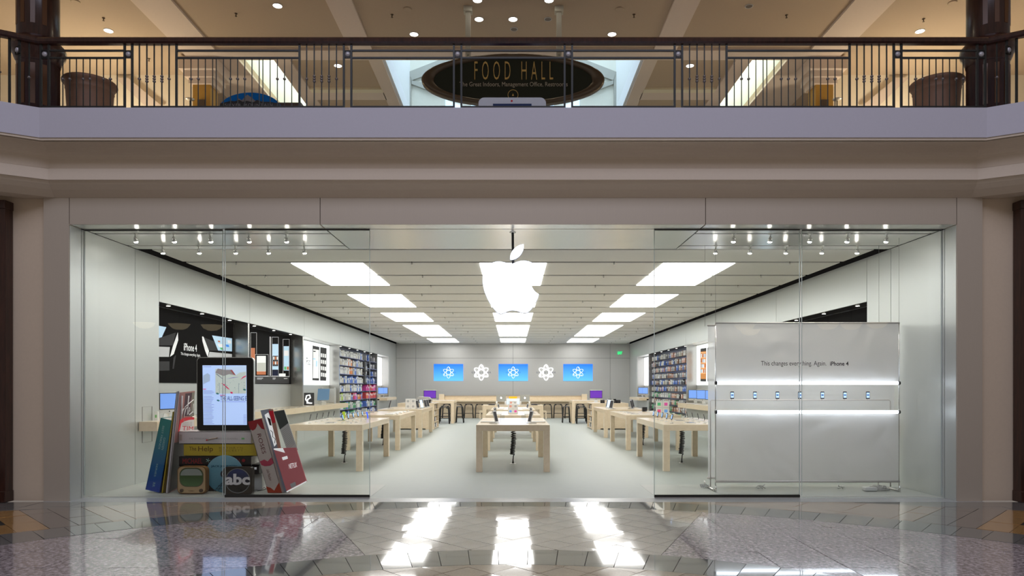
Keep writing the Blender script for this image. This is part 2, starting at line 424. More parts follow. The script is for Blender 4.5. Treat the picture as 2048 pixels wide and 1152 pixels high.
# ================================================================== SHOP SHELL
fl = struct(B(-6.37, 6.37, 10.34, 38.2, -0.2, 0.0, storefl).build('floor')); fl['label'] = 'grey green stone floor of the shop'
for s in (-1, 1):
    a, b = sorted((s*2.13, s*6.36))
    o = struct(B(a, b, 10.47, 11.75, 0.0, 0.003, dispfl).build('trim_%d' % (2 if s < 0 else 3)))
    o['label'] = 'pale timber display floor behind the %s shop window' % ('left' if s < 0 else 'right')
XW = 6.37
NI = [(12.6, 16.9), (17.0, 21.3), (21.4, 25.75), (25.85, 32.95), (33.05, 36.0)]
ZT, ZB = 3.18, 1.05
niche_in = {0: mat('black_gloss_niche', (0.012, 0.012, 0.013), 0.3, 0, spec=0.15), 1: None, 2: None, 3: None, 4: None}
for s, side in ((-1, 'left'), (1, 'right')):
    def SB(x0, x1, *r):
        a, b = sorted((s*x0, s*x1)); return B(a, b, *r)
    wl = struct(SB(6.90, 7.0, 10.36, 38.3, 0, 4.6, blackm).build('wall_'+side)); wl['label'] = 'brushed steel clad %s side wall of the shop' % side
    def pan(y0, y1, z0, z1, x0=XW, x1=XW+0.03, m_=steel): return SB(x0, x1, y0+0.006, y1-0.006, z0, z1, m_).build('wall_panel', wl)
    pan(10.06, 10.33, 0.0, 3.97); pan(10.33, 11.80, 0.0, 3.97); pan(11.80, 12.6, 0.0, 3.97)
    cuts = [12.6, 16.95, 21.35, 25.8, 29.4, 33.0, 36.0, 38.2]
    for a, b in zip(cuts, cuts[1:]):
        if a >= 36: pan(a, b, 0, 3.97)
        else: pan(a, b, ZT, 3.97); pan(a, b, 0, 0.30 if 25.7 < a < 32 else ZB-0.05)
    for y in (12.57, 16.95, 21.35, 25.8, 33.0, 36.03):
        SB(XW+0.031, 6.86, y-0.045, y+0.045, 0.28, ZT, steel_pier).build('wall_pier', wl)
    for k, (a, b) in enumerate(NI):
        m_ = niche_in[k] or steel
        SB(6.77, 6.80, a, b, ZB if k != 3 else 0.28, ZT, mat('blue_grey_slatwall', (0.16, 0.17, 0.24), 0.4) if k == 3 else steel).build('niche_back', wl)
        topm = {0: niche_in[0], 1: niche_in[0], 2: white, 3: black, 4: white}[k]
        SB(XW+0.032, 6.80, a, b, ZT, ZT+0.03, topm).build('niche_top', wl)
        if k == 3: SB(XW+0.032, 6.80, a, b, 0.25, 0.29, steel).build('niche_bottom', wl)
    # low access panel outline near the window
    if s < 0:
        mb = MB().m(mat('panel_joint_grey', (0.30, 0.30, 0.29), 0.6))
        for (y0, y1, z0, z1) in ((12.02, 12.035, .68, 1.3), (12.345, 12.36, .68, 1.3), (12.02, 12.36, .68, .684), (12.02, 12.36, 1.296, 1.3)):
            mb.box(-6.370, -6.366, y0, y1, z0, z1)
        mb.build('access_panel_joint', wl)
wb = struct(B(-7, 7, 38.24, 38.4, 0, 4.6, blackm).build('wall_back')); wb['label'] = 'grey steel rear wall of the shop with horizontal joint'
for a, b in zip([-6.37, -5.3, 0, 5.3], [-5.3, 0, 5.3, 6.37]):
    for c, d in ((0, 3.2), (3.2, 4.1)):
        B(a+0.006, b-0.006, 38.2, 38.23, c+0.006, d-0.006, steel_back).build('wall_panel', wb)
# ceiling of the shop
ZC = 3.985
cl = struct(B(-6.9, 6.9, 10.1, 38.3, 4.50, 4.62, blackm).build('ceiling')); cl['label'] = 'shop ceiling of long white slats with dark joints'
J = [11.90, 13.15, 14.70, 16.18, 17.66, 19.12, 20.60, 22.10, 23.60, 25.08, 26.55, 28.05, 29.53, 31.0, 32.5, 33.98, 35.5, 36.95, 38.2]
for a, b in zip(J, J[1:]):
    B(-6.17, 6.17, a+0.07, b-0.07, ZC, ZC+0.06, slat).build('ceiling_slat', cl)
for j in J[1:-1]:
    B(-6.17, 6.17, j-0.05, j+0.05, ZC+0.035, ZC+0.08, mat('grey_track', (0.10, 0.10, 0.11), 0.4, 0.5)).build('ceiling_track', cl)
    for s in (-1, 1):
        for x in ((1.9, 5.2) if int(j*10) % 2 else (2.3, 5.0)):
            MB().m(chrome).lathe([(0.012, ZC-0.05), (0.02, ZC-0.03), (0.008, ZC-0.01), (0.008, ZC+0.03)], (s*x, j, 0), 8).build('sprinkler_head', cl)
# polished front soffit: panels with two slots for the lamps on each side
sf = struct(B(-6.85, 6.85, 10.36, 11.86, 4.06, 4.12, blackm).build('ceiling')); sf['label'] = 'polished steel soffit just inside the shop front'
for x0, x1, slots in ((-6.36, -2.78, 1), (-2.76, 2.75, 0), (2.77, 6.36, 1)):
    ys = [(10.06, 10.33), (10.36, 10.63), (10.68, 11.54), (11.59, 11.85)] if slots else [(10.06, 10.33), (10.36, 11.85)]
    for a, b in ys: B(x0, x1, a, b, 3.976, 4.0, steel_soffit).build('soffit_panel', sf)
    if slots:
        for y in (10.655, 11.565): B(x0, x1, y-0.03, y+0.03, 4.0, 4.02, black).build('soffit_slot', sf)
# portal frame
pf = thing('portal_frame', 'wide brushed steel portal frame around the shop front opening', 'shopfront', (0, 10.05, 0))
cutx = [-6.37, -2.77, 2.765, 6.37]
for a, b in zip(cutx, cutx[1:]): B(a+0.005, b-0.005, 10.05, 10.34, 3.978, 4.36, steel_front).build('lintel_panel', pf, label=None)
for s in (-1, 1):
    a, b = sorted((s*6.375, s*6.74)); B(a, b, 10.05, 10.33, 0.0, 4.36, steel_front).build('jamb', pf)
# storefront glazing
hr = mat('dark_glazing_line', (0.07, 0.07, 0.065), 0.4)
gl = thing('fixed_window', 'left fixed glass pane beside the stacked giant books', 'window', (-5.3, 10.4, 0))
def pane(parent, x0, x1, rail, y=10.40, z1=3.96):
    B(x0, x1, y-0.006, y+0.006, 0.03, z1, glass).build('pane', parent)
    for x in (x0, x1): B(x-0.004, x+0.004, y-0.0065, y+0.0065, 0.03, z1, edge_glass).build('glass_edge', parent)
    if rail:
        B(x0, x1, y-0.02, y+0.02, 0.012, 0.05, darkmetal).build('bottom_rail', parent)
        B(x0, x1, y-0.012, y+0.012, 0.0, 0.012, chrome).build('floor_track', parent)
    B(x0, x1, y-0.015, y+0.015, z1, z1+0.014, hr).build('head_rail', parent)
pane(gl, -6.36, -4.31, 0)
g2 = thing('glass_door', 'left sliding glass door leaf with dark bottom rail', 'door', (-3.2, 10.36, 0)); pane(g2, -4.26, -2.12, 1, 10.36)
g3 = thing('glass_door', 'right sliding glass door leaf with dark bottom rail', 'door', (3.2, 10.36, 0)); pane(g3, 2.09, 4.24, 1, 10.36)
g4 = thing('fixed_window', 'right fixed glass pane in front of the fabric screen', 'window', (5.3, 10.4, 0)); pane(g4, 4.29, 6.36, 0)
# ================================================================== SHOP LIGHTS
rows = [(1, 3), (4, 6), (7, 9), (10, 14), (15, 17)]
cols = [(-4.19, -2.84, 'left'), (-0.63, 0.63, 'middle'), (2.84, 4.19, 'right')]
for ci, (x0, x1, cn) in enumerate(cols):
    for ri, (a, b) in enumerate(rows):
        t = thing('ceiling_light', 'glowing square ceiling light panel, %s from the front in the %s column' % (ORD[ri], cn), 'light', ((x0+x1)/2, (J[a]+J[b])/2, ZC), 'recessed shop ceiling lights')
        for k in range(a, b):
            B(x0, x1, J[k]+0.07, J[k+1]-0.07, ZC-0.012, ZC-0.001, lamp_white).build('diffuser', t)
# spotlights on the front soffit
sp0 = None
LR = {('left', 0): [270, 347, 420, 497, 572], ('left', 1): [324, 397, 470, 536, 608], ('right', 0): [1468, 1541, 1621, 1696, 1774], ('right', 1): [1432, 1501, 1573, 1645, 1716]}
for (side, r), xs in LR.items():
    Y = 10.655 if r == 0 else 11.565
    for i, x in enumerate(xs):
        X = (x-CX)*Y/F
        lab = 'small chrome spotlight, %s from the left in the %s row of the %s soffit' % (ORD[i], ['front', 'rear'][r], side)
        if sp0 is None:
            sp0 = thing('spotlight', lab, 'spotlight', (X, Y, 3.98), 'soffit spotlights')
            o = Vector((X, Y, 3.98))
            MB().m(chrome).lathe([(0.035, 0), (0.035, -0.012), (0.008, -0.014), (0.006, -0.06)], o, 14).build('stem', sp0)
            h = MB().m(chrome).tube([o+Vector((0, 0, -0.05)), o+Vector((0, .01, -0.07)), o+Vector((0, .03, -0.115))], [0.018, 0.024, 0.034], 14).build('lamp_head', sp0)
            MB().m(bulb).tube([o+Vector((0, .03, -0.112)), o+Vector((0, .032, -0.126)), o+Vector((0, .034, -0.138))], [0.027, 0.030, 0.016], 14).build('bulb', h)
            ld = bpy.data.lights.new('spot_beam', 'SPOT'); ld.energy = 26; ld.color = (1.0, 0.93, 0.84); ld.spot_size = math.radians(95); ld.spot_blend = 0.8; ld.shadow_soft_size = 0.03
            lo = bpy.data.objects.new('spot_beam', ld); COL.objects.link(lo); lo.parent = sp0; lo.location = (0, 0.05, -0.14); lo.rotation_euler = (math.radians(14), 0, 0)
            remember(sp0)
        else: dup(sp0, (X, Y, 3.98), lab)
# small downlights under the niche tops
for s, side in ((-1, 'left'), (1, 'right')):
    for k, nn in ((0, 3), (1, 3), (3, 5)):
        a, b = NI[k]
        for i in range(nn):
            y = a + (b-a)*(i+0.45)/nn
            o = MB().m(downl).lathe([(0.035, 0), (0.035, -0.01)], (0, 0, 0), 12); o.m(chrome).lathe([(0.05, 0.0), (0.05, -0.006), (0.036, -0.006)], (0, 0, 0), 12)
            o = o.build('niche_downlight'); o.location = (s*6.52, y, ZT-0.001)
            tag(o, 'tiny round downlight, %s from the front in the %s %s wall niche' % (ORD[i], {0: 'first', 1: 'second', 3: 'shelf'}[k], side), 'light', 'wall niche downlights')
# ================================================================== BALCONY, MOULDINGS
DX, DY = -math.cos(math.radians(30)), -math.sin(math.radians(30))   # left return direction (towards the camera)
def band_profile(prof, m_, name, label, xc=6.43, y0=9.5, closed=True):
    """profile of (y, z) swept along the straight front and its two angled returns, mitred"""
    L = 3.4; ta = math.tan(math.radians(15)); mb = MB().m(m_); secs = []
    def pt(kind, y, z):
        d = y-y0
        xcor = xc + d*ta                                # mitre: moves outwards with depth
        if kind == 0: return (-xcor + DX*L, y + DY*L, z)
        if kind == 1: return (-xcor, y, z)
        if kind == 2: return (xcor, y, z)
        return (xcor - DX*L, y + DY*L, z)
    rings = [[mb.bm.verts.new(pt(k, y, z)) for y, z in prof] for k in range(4)]
    n = len(prof)
    for a, b in zip(rings, rings[1:]):
        for i in range(n if closed else n-1):
            j = (i+1) % n; mb.bm.faces.new([a[i], a[j], b[j], b[i]])
    for r in (rings[0], rings[3]): mb.bm.faces.new(r)
    o = struct(mb.build(name)); o['label'] = label; return o
band_profile([(9.5, 5.03), (9.5, 5.436), (11.5, 5.436), (11.5, 5.03)], fascia, 'trim_4', 'painted lavender grey balcony fascia band')
band_profile([(9.515, 5.0), (9.515, 5.03), (9.9, 5.03), (9.9, 5.0)], mould, 'trim_5', 'thin bead under the balcony fascia')
cove = [(9.55, 4.998)]
for k in range(9):
    t = k/8*math.pi/2; cove.append((9.56+0.29*math.sin(t), 4.998-0.147*(1-math.cos(t))))
cove += [(9.85, 4.715), (10.3, 4.715), (10.3, 4.998)]
band_profile(cove, mould, 'trim_6', 'taupe cove moulding under the balcony')
band_profile([(9.80, 4.545), (9.80, 4.70), (10.3, 4.70), (10.3, 4.545)], mould, 'trim_7', 'flat taupe ledge band above the shop front')
band_profile([(9.83, 4.545), (9.86, 4.50), (9.93, 4.44), (10.045, 4.36), (10.3, 4.36), (10.3, 4.545)], mould, 'trim_8', 'sloping taupe soffit moulding above the portal')
# side walls beside the portal, and dark posts at the frame edges
for s, side in ((-1, 'left'), (1, 'right')):
    a, b = sorted((s*6.74, s*9.5)); o = struct(B(a, b, 10.12, 10.3, 0, 4.5, plaster).build('wall_%s' % side)); o['label'] = 'beige plaster wall %s of the portal' % side
    a, b = sorted((s*7.22, s*7.62))
    p = B(a, b, 9.95, 10.11, 0.0, 4.30, mahog); p.box(a-0.01, b+0.01, 9.93, 10.11, 0, 0.16); p.box(a-0.01, b+0.01, 9.93, 10.11, 4.18, 4.30)
    tag(p.build('wooden_pilaster', loc=(s*7.4, 10.0, 0), bevel=0.008), 'dark red mahogany pilaster at the far %s edge of the shop front' % side, 'pilaster', 'mahogany pilasters')
# upper floor slab
uf = struct(B(-14, 14, 10.3, 24, 5.05, 5.42, mat('upper_floor_stone', (0.5, 0.42, 0.34), 0.4)).build('floor')); uf['label'] = 'upper concourse floor slab'
# ================================================================== RAILING
iron = mat('black_iron', (0.022, 0.022, 0.02), 0.4, 0.3)
knotm = mat('pewter_knot', (0.22, 0.20, 0.20), 0.35, 0.8)
YR = 9.62
rail = thing('balcony_railing', 'black iron balcony railing with dark red wooden handrail and medallions', 'railing', (0, YR, 5.436))
def hand(x0, x1, y, z0, z1):
    pass
zr = lambda y: EYE + (CY-y)*YR/F
xr = lambda x: (x-1024)*YR/F
zt, zb = zr(76.5), zr(89)
XC = 6.515
hp = [(-0.035, zb), (-0.055, zb+0.02), (-0.062, zt-0.03), (-0.04, zt-0.004), (0, zt), (0.04, zt-0.004), (0.062, zt-0.03), (0.055, zb+0.02), (0.035, zb)]
mb = MB().m(mahog); ta = math.tan(math.radians(15)); L = 3.3; rings = []
for k in range(4):
    sx = -1 if k < 2 else 1
    rings.append([mb.bm.verts.new((sx*(XC+d*ta) + (0 if k in (1, 2) else (DX*L if k == 0 else -DX*L)), YR+d + (0 if k in (1, 2) else DY*L), z)) for d, z in hp])
for a, b in zip(rings, rings[1:]):
    for i in range(len(hp)): j = (i+1) % len(hp); mb.bm.faces.new([a[i], a[j], b[j], b[i]])
mb.bm.faces.new(rings[0]); mb.bm.faces.new(rings[3]); mb.build('handrail', rail)
ztop = zb; zbase = 5.436
def bar(x0, x1, z, h=0.022): MB().m(iron).box(x0, x1, YR-0.012, YR+0.012, z-h/2, z+h/2).build('rail_bar', rail)
def knot_mesh(triple):
    mb = MB().m(knotm); zs = [-0.035, 0, 0.035] if triple else [0]
    for z in zs: mb.lathe([(0.008, z-0.018), (0.02, z-0.008), (0.022, z), (0.02, z+0.008), (0.008, z+0.018)], (0, 0, 0), 10)
    me = bpy.data.meshes.new('knot'); me.materials.append(knotm); mb.bm.to_mesh(me); mb.bm.free(); return me
KM = {1: knot_mesh(False), 3: knot_mesh(True)}
BM_ = {}
def upright(name, x, y, z0, z1, w, knots=0, zk=0):
    key = (name, round(z0, 3), round(z1, 3), w)
    if key not in BM_:
        mb = MB().m(iron).box(-w/2, w/2, -w/2, w/2, z0, z1); me = bpy.data.meshes.new(name); me.materials.append(iron); mb.bm.to_mesh(me); mb.bm.free(); BM_[key] = me
    o = bpy.data.objects.new(name, BM_[key]); COL.objects.link(o); o.parent = rail; o.location = (x, y-YR, -5.436)
    if knots:
        k = bpy.data.objects.new('knot', KM[knots]); COL.objects.link(k); k.parent = o; k.location = (0, 0, zk)
    return o
z1b, z2b, z3b, zk = zr(101.5), zr(116), zr(213.5), zr(158)
post_px = [247.5, 262.5, 351, 597, 685.8, 700.8, 905.8, 920.8]
five = [276.8, 291.8, 306.5, 321.8, 336.3]; five2 = [611.3, 626.5, 641.3, 656, 671]
thin = [(365.5, 0), (380, 1), (394.5, 1), (408.8, 0), (423.3, 0), (430.5, 0), (445, 0), (459, 1), (473.3, 1), (487.5, 1), (502, 0), (516.5, 0), (523.8, 0), (538.3, 0), (552.8, 1), (567, 1), (581.5, 0)]
thin2 = [(232.5, 0), (218.8, 1), (205, 1), (191.3, 0), (178, 1), (164.5, 1), (151, 0), (137.5, 1), (123.8, 1)]
glob = mat('medallion_glass', (0.42, 0.40, 0.42), 0.25, 0.2)
def medallion(x, y=0.0, rot=0.0):
    mb = MB().m(iron); w = 0.052; z = zr(108.8)
    for a, b, c, d in ((-w, -w+0.006, -w, w), (w-0.006, w, -w, w), (-w, w, -w, -w+0.006), (-w, w, w-0.006, w)): mb.box(a, b, -0.012, 0.012, c, d)
    for s in (-1, 1):
        for t in (-1, 1): mb.tube([(s*0.048, 0, t*0.048), (s*0.028, 0, t*0.028)], 0.007, 6)
    mb.tube([(0, -0.006, 0), (0, 0.006, 0)], 0.048, 20); me = bpy.data.meshes.new('medallion'); me.materials.append(iron); mb.bm.to_mesh(me); mb.bm.free()
    o = bpy.data.objects.new('medallion', me); COL.objects.link(o); o.parent = rail; o.location = (x, y, z-5.436); o.rotation_euler = (0, 0, rot)
    gm = MB().m(glob).lathe([(0.0, -0.028), (0.015, -0.027), (0.03, -0.02), (0.037, -0.005), (0.037, 0.005)], (0, 0, 0), 18)
    me = bpy.data.meshes.new('boss'); me.materials.append(glob); gm.bm.to_mesh(me); gm.bm.free()
    b = bpy.data.objects.new('medallion_boss', me); COL.objects.link(b); b.parent = o; b.rotation_euler = (math.pi/2*-1, 0, 0); b.location = (0, 0, 0)
for sgn in (1, -1):
    mx = lambda x: sgn*xr(x)
    for x in post_px: upright('post', mx(x), YR, zbase, ztop, 0.026)
    for i, (u, v) in enumerate(zip(five, five2)):
        k = 1 if i in (0, 4) else 3
        upright('baluster', mx(u), YR, zbase, ztop, 0.0145, k, zk); upright('baluster', mx(v), YR, zbase, ztop, 0.0145, k, zk)
    for u, k in thin + thin2: upright('baluster', mx(u), YR, zbase, z2b, 0.0105, k, zk)
    for a, b in ((79, 247.5), (351, 597), (700.8, 905.8)):
        x0, x1 = sorted((mx(a), mx(b)))
        bar(x0, x1, z1b); bar(x0, x1, z2b); bar(x0, x1, z3b, 0.016)
    for a, b in ((262.5, 351), (597, 685.8)):
        x0, x1 = sorted((mx(a), mx(b))); bar(x0, x1, z3b, 0.016)
    x0, x1 = sorted((mx(703.5), mx(902))); MB().m(glass_rail).box(x0, x1, YR+0.0, YR+0.006, z3b+0.01, z2b-0.01).build('glass_infill', rail)
    for x in (255, 693.5, 913.3, 88): medallion(mx(x))
    for a in (52,): medallion(sgn*-1*(XC+0.24*0.866), -0.24*0.5, (-1 if sgn > 0 else 1)*-math.radians(30)*-1)
    upright('post', mx(80), YR, zbase, ztop, 0.026); upright('post', mx(96), YR, zbase, ztop, 0.026)
    # angled return
    for i in range(1, 14):
        d = 0.11*i + (0.0 if i > 2 else 0)
        upright('baluster', -sgn*(XC - DX*d), YR+DY*d, zbase, ztop, 0.0145, 1 if i % 5 else 3, zk) if i not in (2, 3) else upright('post', -sgn*(XC - DX*d), YR+DY*d, zbase, ztop, 0.024)
x0, x1 = xr(920.8), -xr(920.8); bar(x0, x1, z1b); bar(x0, x1, z2b); bar(x0, x1, z3b, 0.016)
MB().m(glass_rail).box(x0+0.02, x1-0.02, YR, YR+0.006, z3b+0.01, z2b-0.01).build('glass_infill', rail)
# ================================================================== UPPER CONCOURSE
ZU = 9.15
uc = struct(B(-14, 14, 7.2, 24, ZU+0.02, ZU+0.03, blackm).build('ceiling')) if False else None
root = MB().m(ceil_brown)
for x0, x1, y0, y1 in ((-14, -6.27, 7.0, 24), (6.27, 14, 7.0, 24), (-6.27, 6.27, 7.0, 15.99), (-5.45, -3.0, 15.99, 24), (3.0, 5.45, 15.99, 24), (-6.27, -5.45, 20.5, 24), (5.45, 6.27, 20.5, 24)):
    root.box(x0, x1, y0, y1, ZU, ZU+0.15)
uc = struct(root.build('ceiling')); uc['label'] = 'tan plaster ceiling of the upper concourse'
def strip(x0, x1, y0, y1, d=0.05, m_=ceil_pink): return B(x0, x1, y0, y1, ZU-d, ZU-0.001, m_).build('ceiling_band', uc)
for s in (-1, 1):
    a, b = sorted((s*6.6, s*7.38)); strip(a, b, 7.0, 22)
    a, b = sorted((s*3.12, s*3.62)); strip(a, b, 7.0, 15.5)
    a, b = sorted((s*2.99, s*3.30)); strip(a, b, 15.96, 22)
    a, b = sorted((s*5.1, s*5.46)); strip(a, b, 15.96, 22)
    a, b = sorted((s*5.62, s*6.6)); 
    a, b = sorted((s*3.28, s*5.1)); strip(a, b, 17.75, 18.2); strip(a, b, 17.55, 17.75, 0.055, mat('cream_band', (0.86, 0.80, 0.62), 0.8))
    a, b = sorted((s*6.26, s*6.62)); strip(a, b, 15.96, 21, 0.055)
strip(-6.62, 6.62, 15.5, 15.96, 0.06)
# side light wells
for s, side in ((-1, 'left'), (1, 'right')):
    X = lambda a, b: sorted((s*a, s*b))
    mb = MB().m(well_white)
    a, b = X(6.27, 6.37); mb.box(a, b, 15.96, 20.5, ZU+0.15, 12.2)
    a, b = X(5.35, 5.45); mb.box(a, b, 15.96, 20.5, ZU+0.15, 12.2)
    mb.box(*X(5.35, 6.37), 20.5, 20.6, ZU+0.15, 12.2); mb.box(*X(5.35, 6.37), 15.86, 15.96, ZU+0.15, 12.2)
    o = struct(mb.build('wall_%s' % side)); o['label'] = 'white shaft of the narrow %s light well' % side
    # end wall with warm wash and slanted soffit
    mb = MB().m(ceil_cream); mb.box(*X(7.45, 14), 16.85, 17.0, 5.44, ZU)
    o = struct(mb.build('wall_back')); o['label'] = 'cream rear wall of the upper concourse on the %s' % side
    mb = MB().m(ceil_pink)
    w = [W(232, 157, 16.8), W(258, 157, 16.8), W(325, 213, 16.8), W(292, 213, 16.8)] if s < 0 else [W(1816, 157, 16.8), W(1790, 157, 16.8), W(1723, 213, 16.8), W(1756, 213, 16.8)]
    mb.prism(w, (0, -0.05, 0)); mb.build('sloping_beam', o)
    # square amber column under the ceiling band
    xc = s*7.12
    t = thing('square_column', 'amber lit square column with pale stepped capital behind the %s railing' % side, 'column', (xc, 16.2, 5.43), 'amber columns')
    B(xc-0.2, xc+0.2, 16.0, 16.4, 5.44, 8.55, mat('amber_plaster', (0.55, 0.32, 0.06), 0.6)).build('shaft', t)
    mb = MB().m(ceil_pink); mb.box(xc-0.26, xc+0.26, 15.93, 16.47, 8.55, 8.68); mb.box(xc-0.33, xc+0.33, 15.86, 16.54, 8.68, 8.82); mb.box(xc-0.42, xc+0.42, 15.77, 16.63, 8.82, ZU-0.06)
    mb.build('capital', t)
    B(xc-0.08, xc+0.08, 15.97, 16.0, 6.4, 8.2, mat('bronze_panel', (0.10, 0.07, 0.05), 0.4)).build('inset_panel', t)
    # post lamp
    p = Vector((s*7.38, 15.95, 5.44)); q = W(380 if s < 0 else 1674, 199, 15.4)
    t = thing('post_lamp', 'slim post lamp with round ring shade behind the %s railing' % side, 'lamp', (q.x, q.y, 5.43), 'post lamps')
    MB().m(iron).tube([(q.x, q.y, 5.44), (q.x, q.y, q.z-0.02)], 0.012, 8).build('pole', t)
    MB().m(silver).lathe([(0.02, -0.03), (0.085, -0.005), (0.095, 0.012), (0.08, 0.012), (0.03, -0.012)], q, 20).build('ring_shade', t)
    MB().m(downl).lathe([(0.001, -0.03), (0.03, -0.02), (0.035, 0.0), (0.02, 0.02), (0.001, 0.028)], q, 14).build('globe', t)
    # round mahogany column behind the railing
    c = Vector((s*6.95, 10.25, 0))
    t = thing('round_column', 'round dark mahogany column with torus collar behind the %s end of the railing' % side, 'column', (c.x, c.y, 5.42), 'mahogany columns')
    MB().m(mahog).lathe([(0.27, 5.436), (0.27, 9.12)], c, 40).build('shaft', t)
    MB().m(mahog).lathe([(0.271, 6.33), (0.28, 6.36), (0.305, 6.42), (0.31, 6.45), (0.345, 6.50), (0.355, 6.56), (0.345, 6.62), (0.31, 6.66), (0.285, 6.68), (0.271, 6.70)], c, 40).build('collar', t)
    for ang in (math.radians(-70), math.radians(-40), math.radians(-100), math.radians(-130)):
        u = Vector((math.cos(ang), math.sin(ang), 0)); v = Vector((-u.y, u.x, 0)); pc = c + u*0.263
        mb = MB().m(mat('mahogany_inlay', (0.11, 0.045, 0.016), 0.3))
        for z0, z1 in ((5.7, 6.28), (6.85, 8.9)):
            mb.prism([pc - v*0.03 + Vector((0, 0, z0)), pc + v*0.03 + Vector((0, 0, z0)), pc + v*0.03 + Vector((0, 0, z1)), pc - v*0.03 + Vector((0, 0, z1))], u*0.012)
        mb.build('inlay_strip', t)
    # planters
    c = Vector((s*6.62, 10.95, 5.42)); c.x = (180-CX)*10.95/F if s < 0 else (1873-CX)*10.95/F
    t = thing('planter', 'large round brown planter with rolled rim behind the %s railing' % side, 'planter', c, 'round planters')
    MB().m(terra).lathe([(0.20, 0), (0.27, 0.02), (0.285, 0.28), (0.30, 0.30), (0.285, 0.32), (0.30, 0.345), (0.30, 0.36), (0.325, 0.72), (0.33, 0.82), (0.338, 0.835), (0.33, 0.85), (0.355, 0.91), (0.385, 0.94), (0.385, 0.965), (0.37, 0.985), (0.34, 0.99), (0.32, 0.98), (0.32, 0.80), (0.05, 0.78)], c, 48).build('pot', t)
    MB().m(mat('soil', (0.05, 0.035, 0.025), 0.9, bump=0.4)).lathe([(0.05, 0.80), (0.315, 0.81), (0.2, 0.84), (0.03, 0.85)], c, 32).build('soil', t)
# central skylight well over the food hall
mb = MB().m(mat('pale_blue_plaster', (0.80, 0.84, 0.86), 0.8))
mb.box(-3.1, -3.0, 15.99, 20.4, ZU+0.15, 13.0); mb.box(3.0, 3.1, 15.99, 20.4, ZU+0.15, 13.0); mb.box(-3, 3, 15.89, 15.99, ZU+0.15, 13.0)
wc = struct(mb.build('wall_back')); wc['label'] = 'pale shaft walls of the central food hall skylight'
B(-3.1, 3.1, 20.4, 20.5, ZU, 13.0, mat('cream_gable', (0.72, 0.72, 0.64), 0.8)).build('gable_end', wc)
for s in (-1, 1):
    a, b = sorted((s*2.93, s*3.0)); B(a, b, 15.99, 20.4, ZU, ZU+0.42, mat('bright_ledge', (0.86, 0.9, 0.95), 0.7)).build('ledge', wc)
    g = mat('grey_truss', (0.40, 0.40, 0.36), 0.7)
    mb = MB().m(g); YG = 20.4
    def PW(x, y): return W(x if s < 0 else 2*CX-2-x, y, YG)
    mb.prism([PW(818, 146), PW(905, 112), PW(960, 112), PW(824, 163)], (0, -0.08, 0))
    mb.prism([PW(818, 146), PW(823, 163), PW(823, 216), PW(818, 216)], (0, -0.08, 0))
    mb.prism([PW(824, 163), PW(824, 170), PW(868, 187), PW(900, 187), PW(900, 178)], (0, -0.08, 0))
    mb.build('truss_band', wc)
    mb = MB().m(light_mat('sky_glass', (0.30, 0.62, 1.0), 1.1) if 'sky_glass' not in MATS else MATS['sky_glass'])
    mb.prism([PW(891, 200), PW(936, 217), PW(891, 217)], (0, -0.02, 0)); mb.prism([PW(942, 210), PW(958, 214), PW(958, 217), PW(942, 217)], (0, -0.02, 0)); mb.build('clerestory_pane', wc)
# downlights in the upper ceiling
lit = [(217, 61), (555, 11), (828, 68), (958, 38), (1026, 38), (1224, 68), (1840, 62), (676, 131), (1380, 131), (955, 0), (1098, 0)]
names = ['beside the left mahogany column', 'between the two left ceiling bands, nearest', 'left of the food hall sign hangers', 'between the sign hangers, left', 'between the sign hangers, middle',
         'right of the food hall sign hangers', 'beside the right mahogany column', 'behind the left balusters', 'behind the right balusters', 'at the top edge above the sign, left', 'at the top edge above the sign, right']
for (x, y), nm in zip(lit, names):
    h = ZU-EYE; Y = F*h/(CY-y); X = (x-CX)*Y/F
    t = thing('downlight', 'round lit ceiling downlight ' + nm, 'light', (X, Y, ZU), 'upper ceiling downlights')
    MB().m(white).lathe([(0.10, -0.001), (0.10, -0.008), (0.086, -0.012), (0.086, -0.001)], (X, Y, ZU), 24).build('trim_ring', t)
    MB().m(downl).lathe([(0.084, -0.001), (0.084, -0.010)], (X, Y, ZU), 24).build('lens', t)
unl = [(1096, 38, 'right of the middle lit one'), (1498, 12, 'on the right, unlit'), (1028, 58, 'behind the middle lit one')]
for x, y, nm in unl:
    h = ZU-EYE; Y = F*h/(CY-y); X = (x-CX)*Y/F
    t = thing('downlight', 'unlit dark round ceiling downlight ' + nm, 'light', (X, Y, ZU), 'upper ceiling downlights')
    MB().m(white).lathe([(0.08, -0.001), (0.08, -0.01), (0.068, -0.012), (0.068, -0.001)], (X, Y, ZU), 20).build('trim_ring', t)
    MB().m(mat('dark_lens', (0.2, 0.17, 0.14), 0.3)).lathe([(0.066, -0.001), (0.066, -0.008)], (X, Y, ZU), 20).build('lens', t)
for x, y in ((207, 36), (472, 27), (784, 29), (1268, 29), (1573, 30), (1847, 38), (298, 117)):
    Y = F*(ZU-EYE)/(CY-y); X = (x-CX)*Y/F
    MB().m(mat('brass_sprinkler', (0.12, 0.08, 0.05), 0.4, 0.5)).lathe([(0.03, 0), (0.03, -0.006), (0.010, -0.01), (0.010, -0.05), (0.022, -0.055), (0.022, -0.06)], (X, Y, ZU), 10).build('sprinkler_head', uc)
for x, y in ((151, 3), (815, 18), (1239, 18), (1905, 5)):
    Y = F*(ZU-EYE)/(CY-y); X = (x-CX)*Y/F
    MB().m(ceil_brown).lathe([(0.085, 0), (0.085, -0.012), (0.07, -0.018)], (X, Y, ZU), 24).build('speaker_grille', uc)
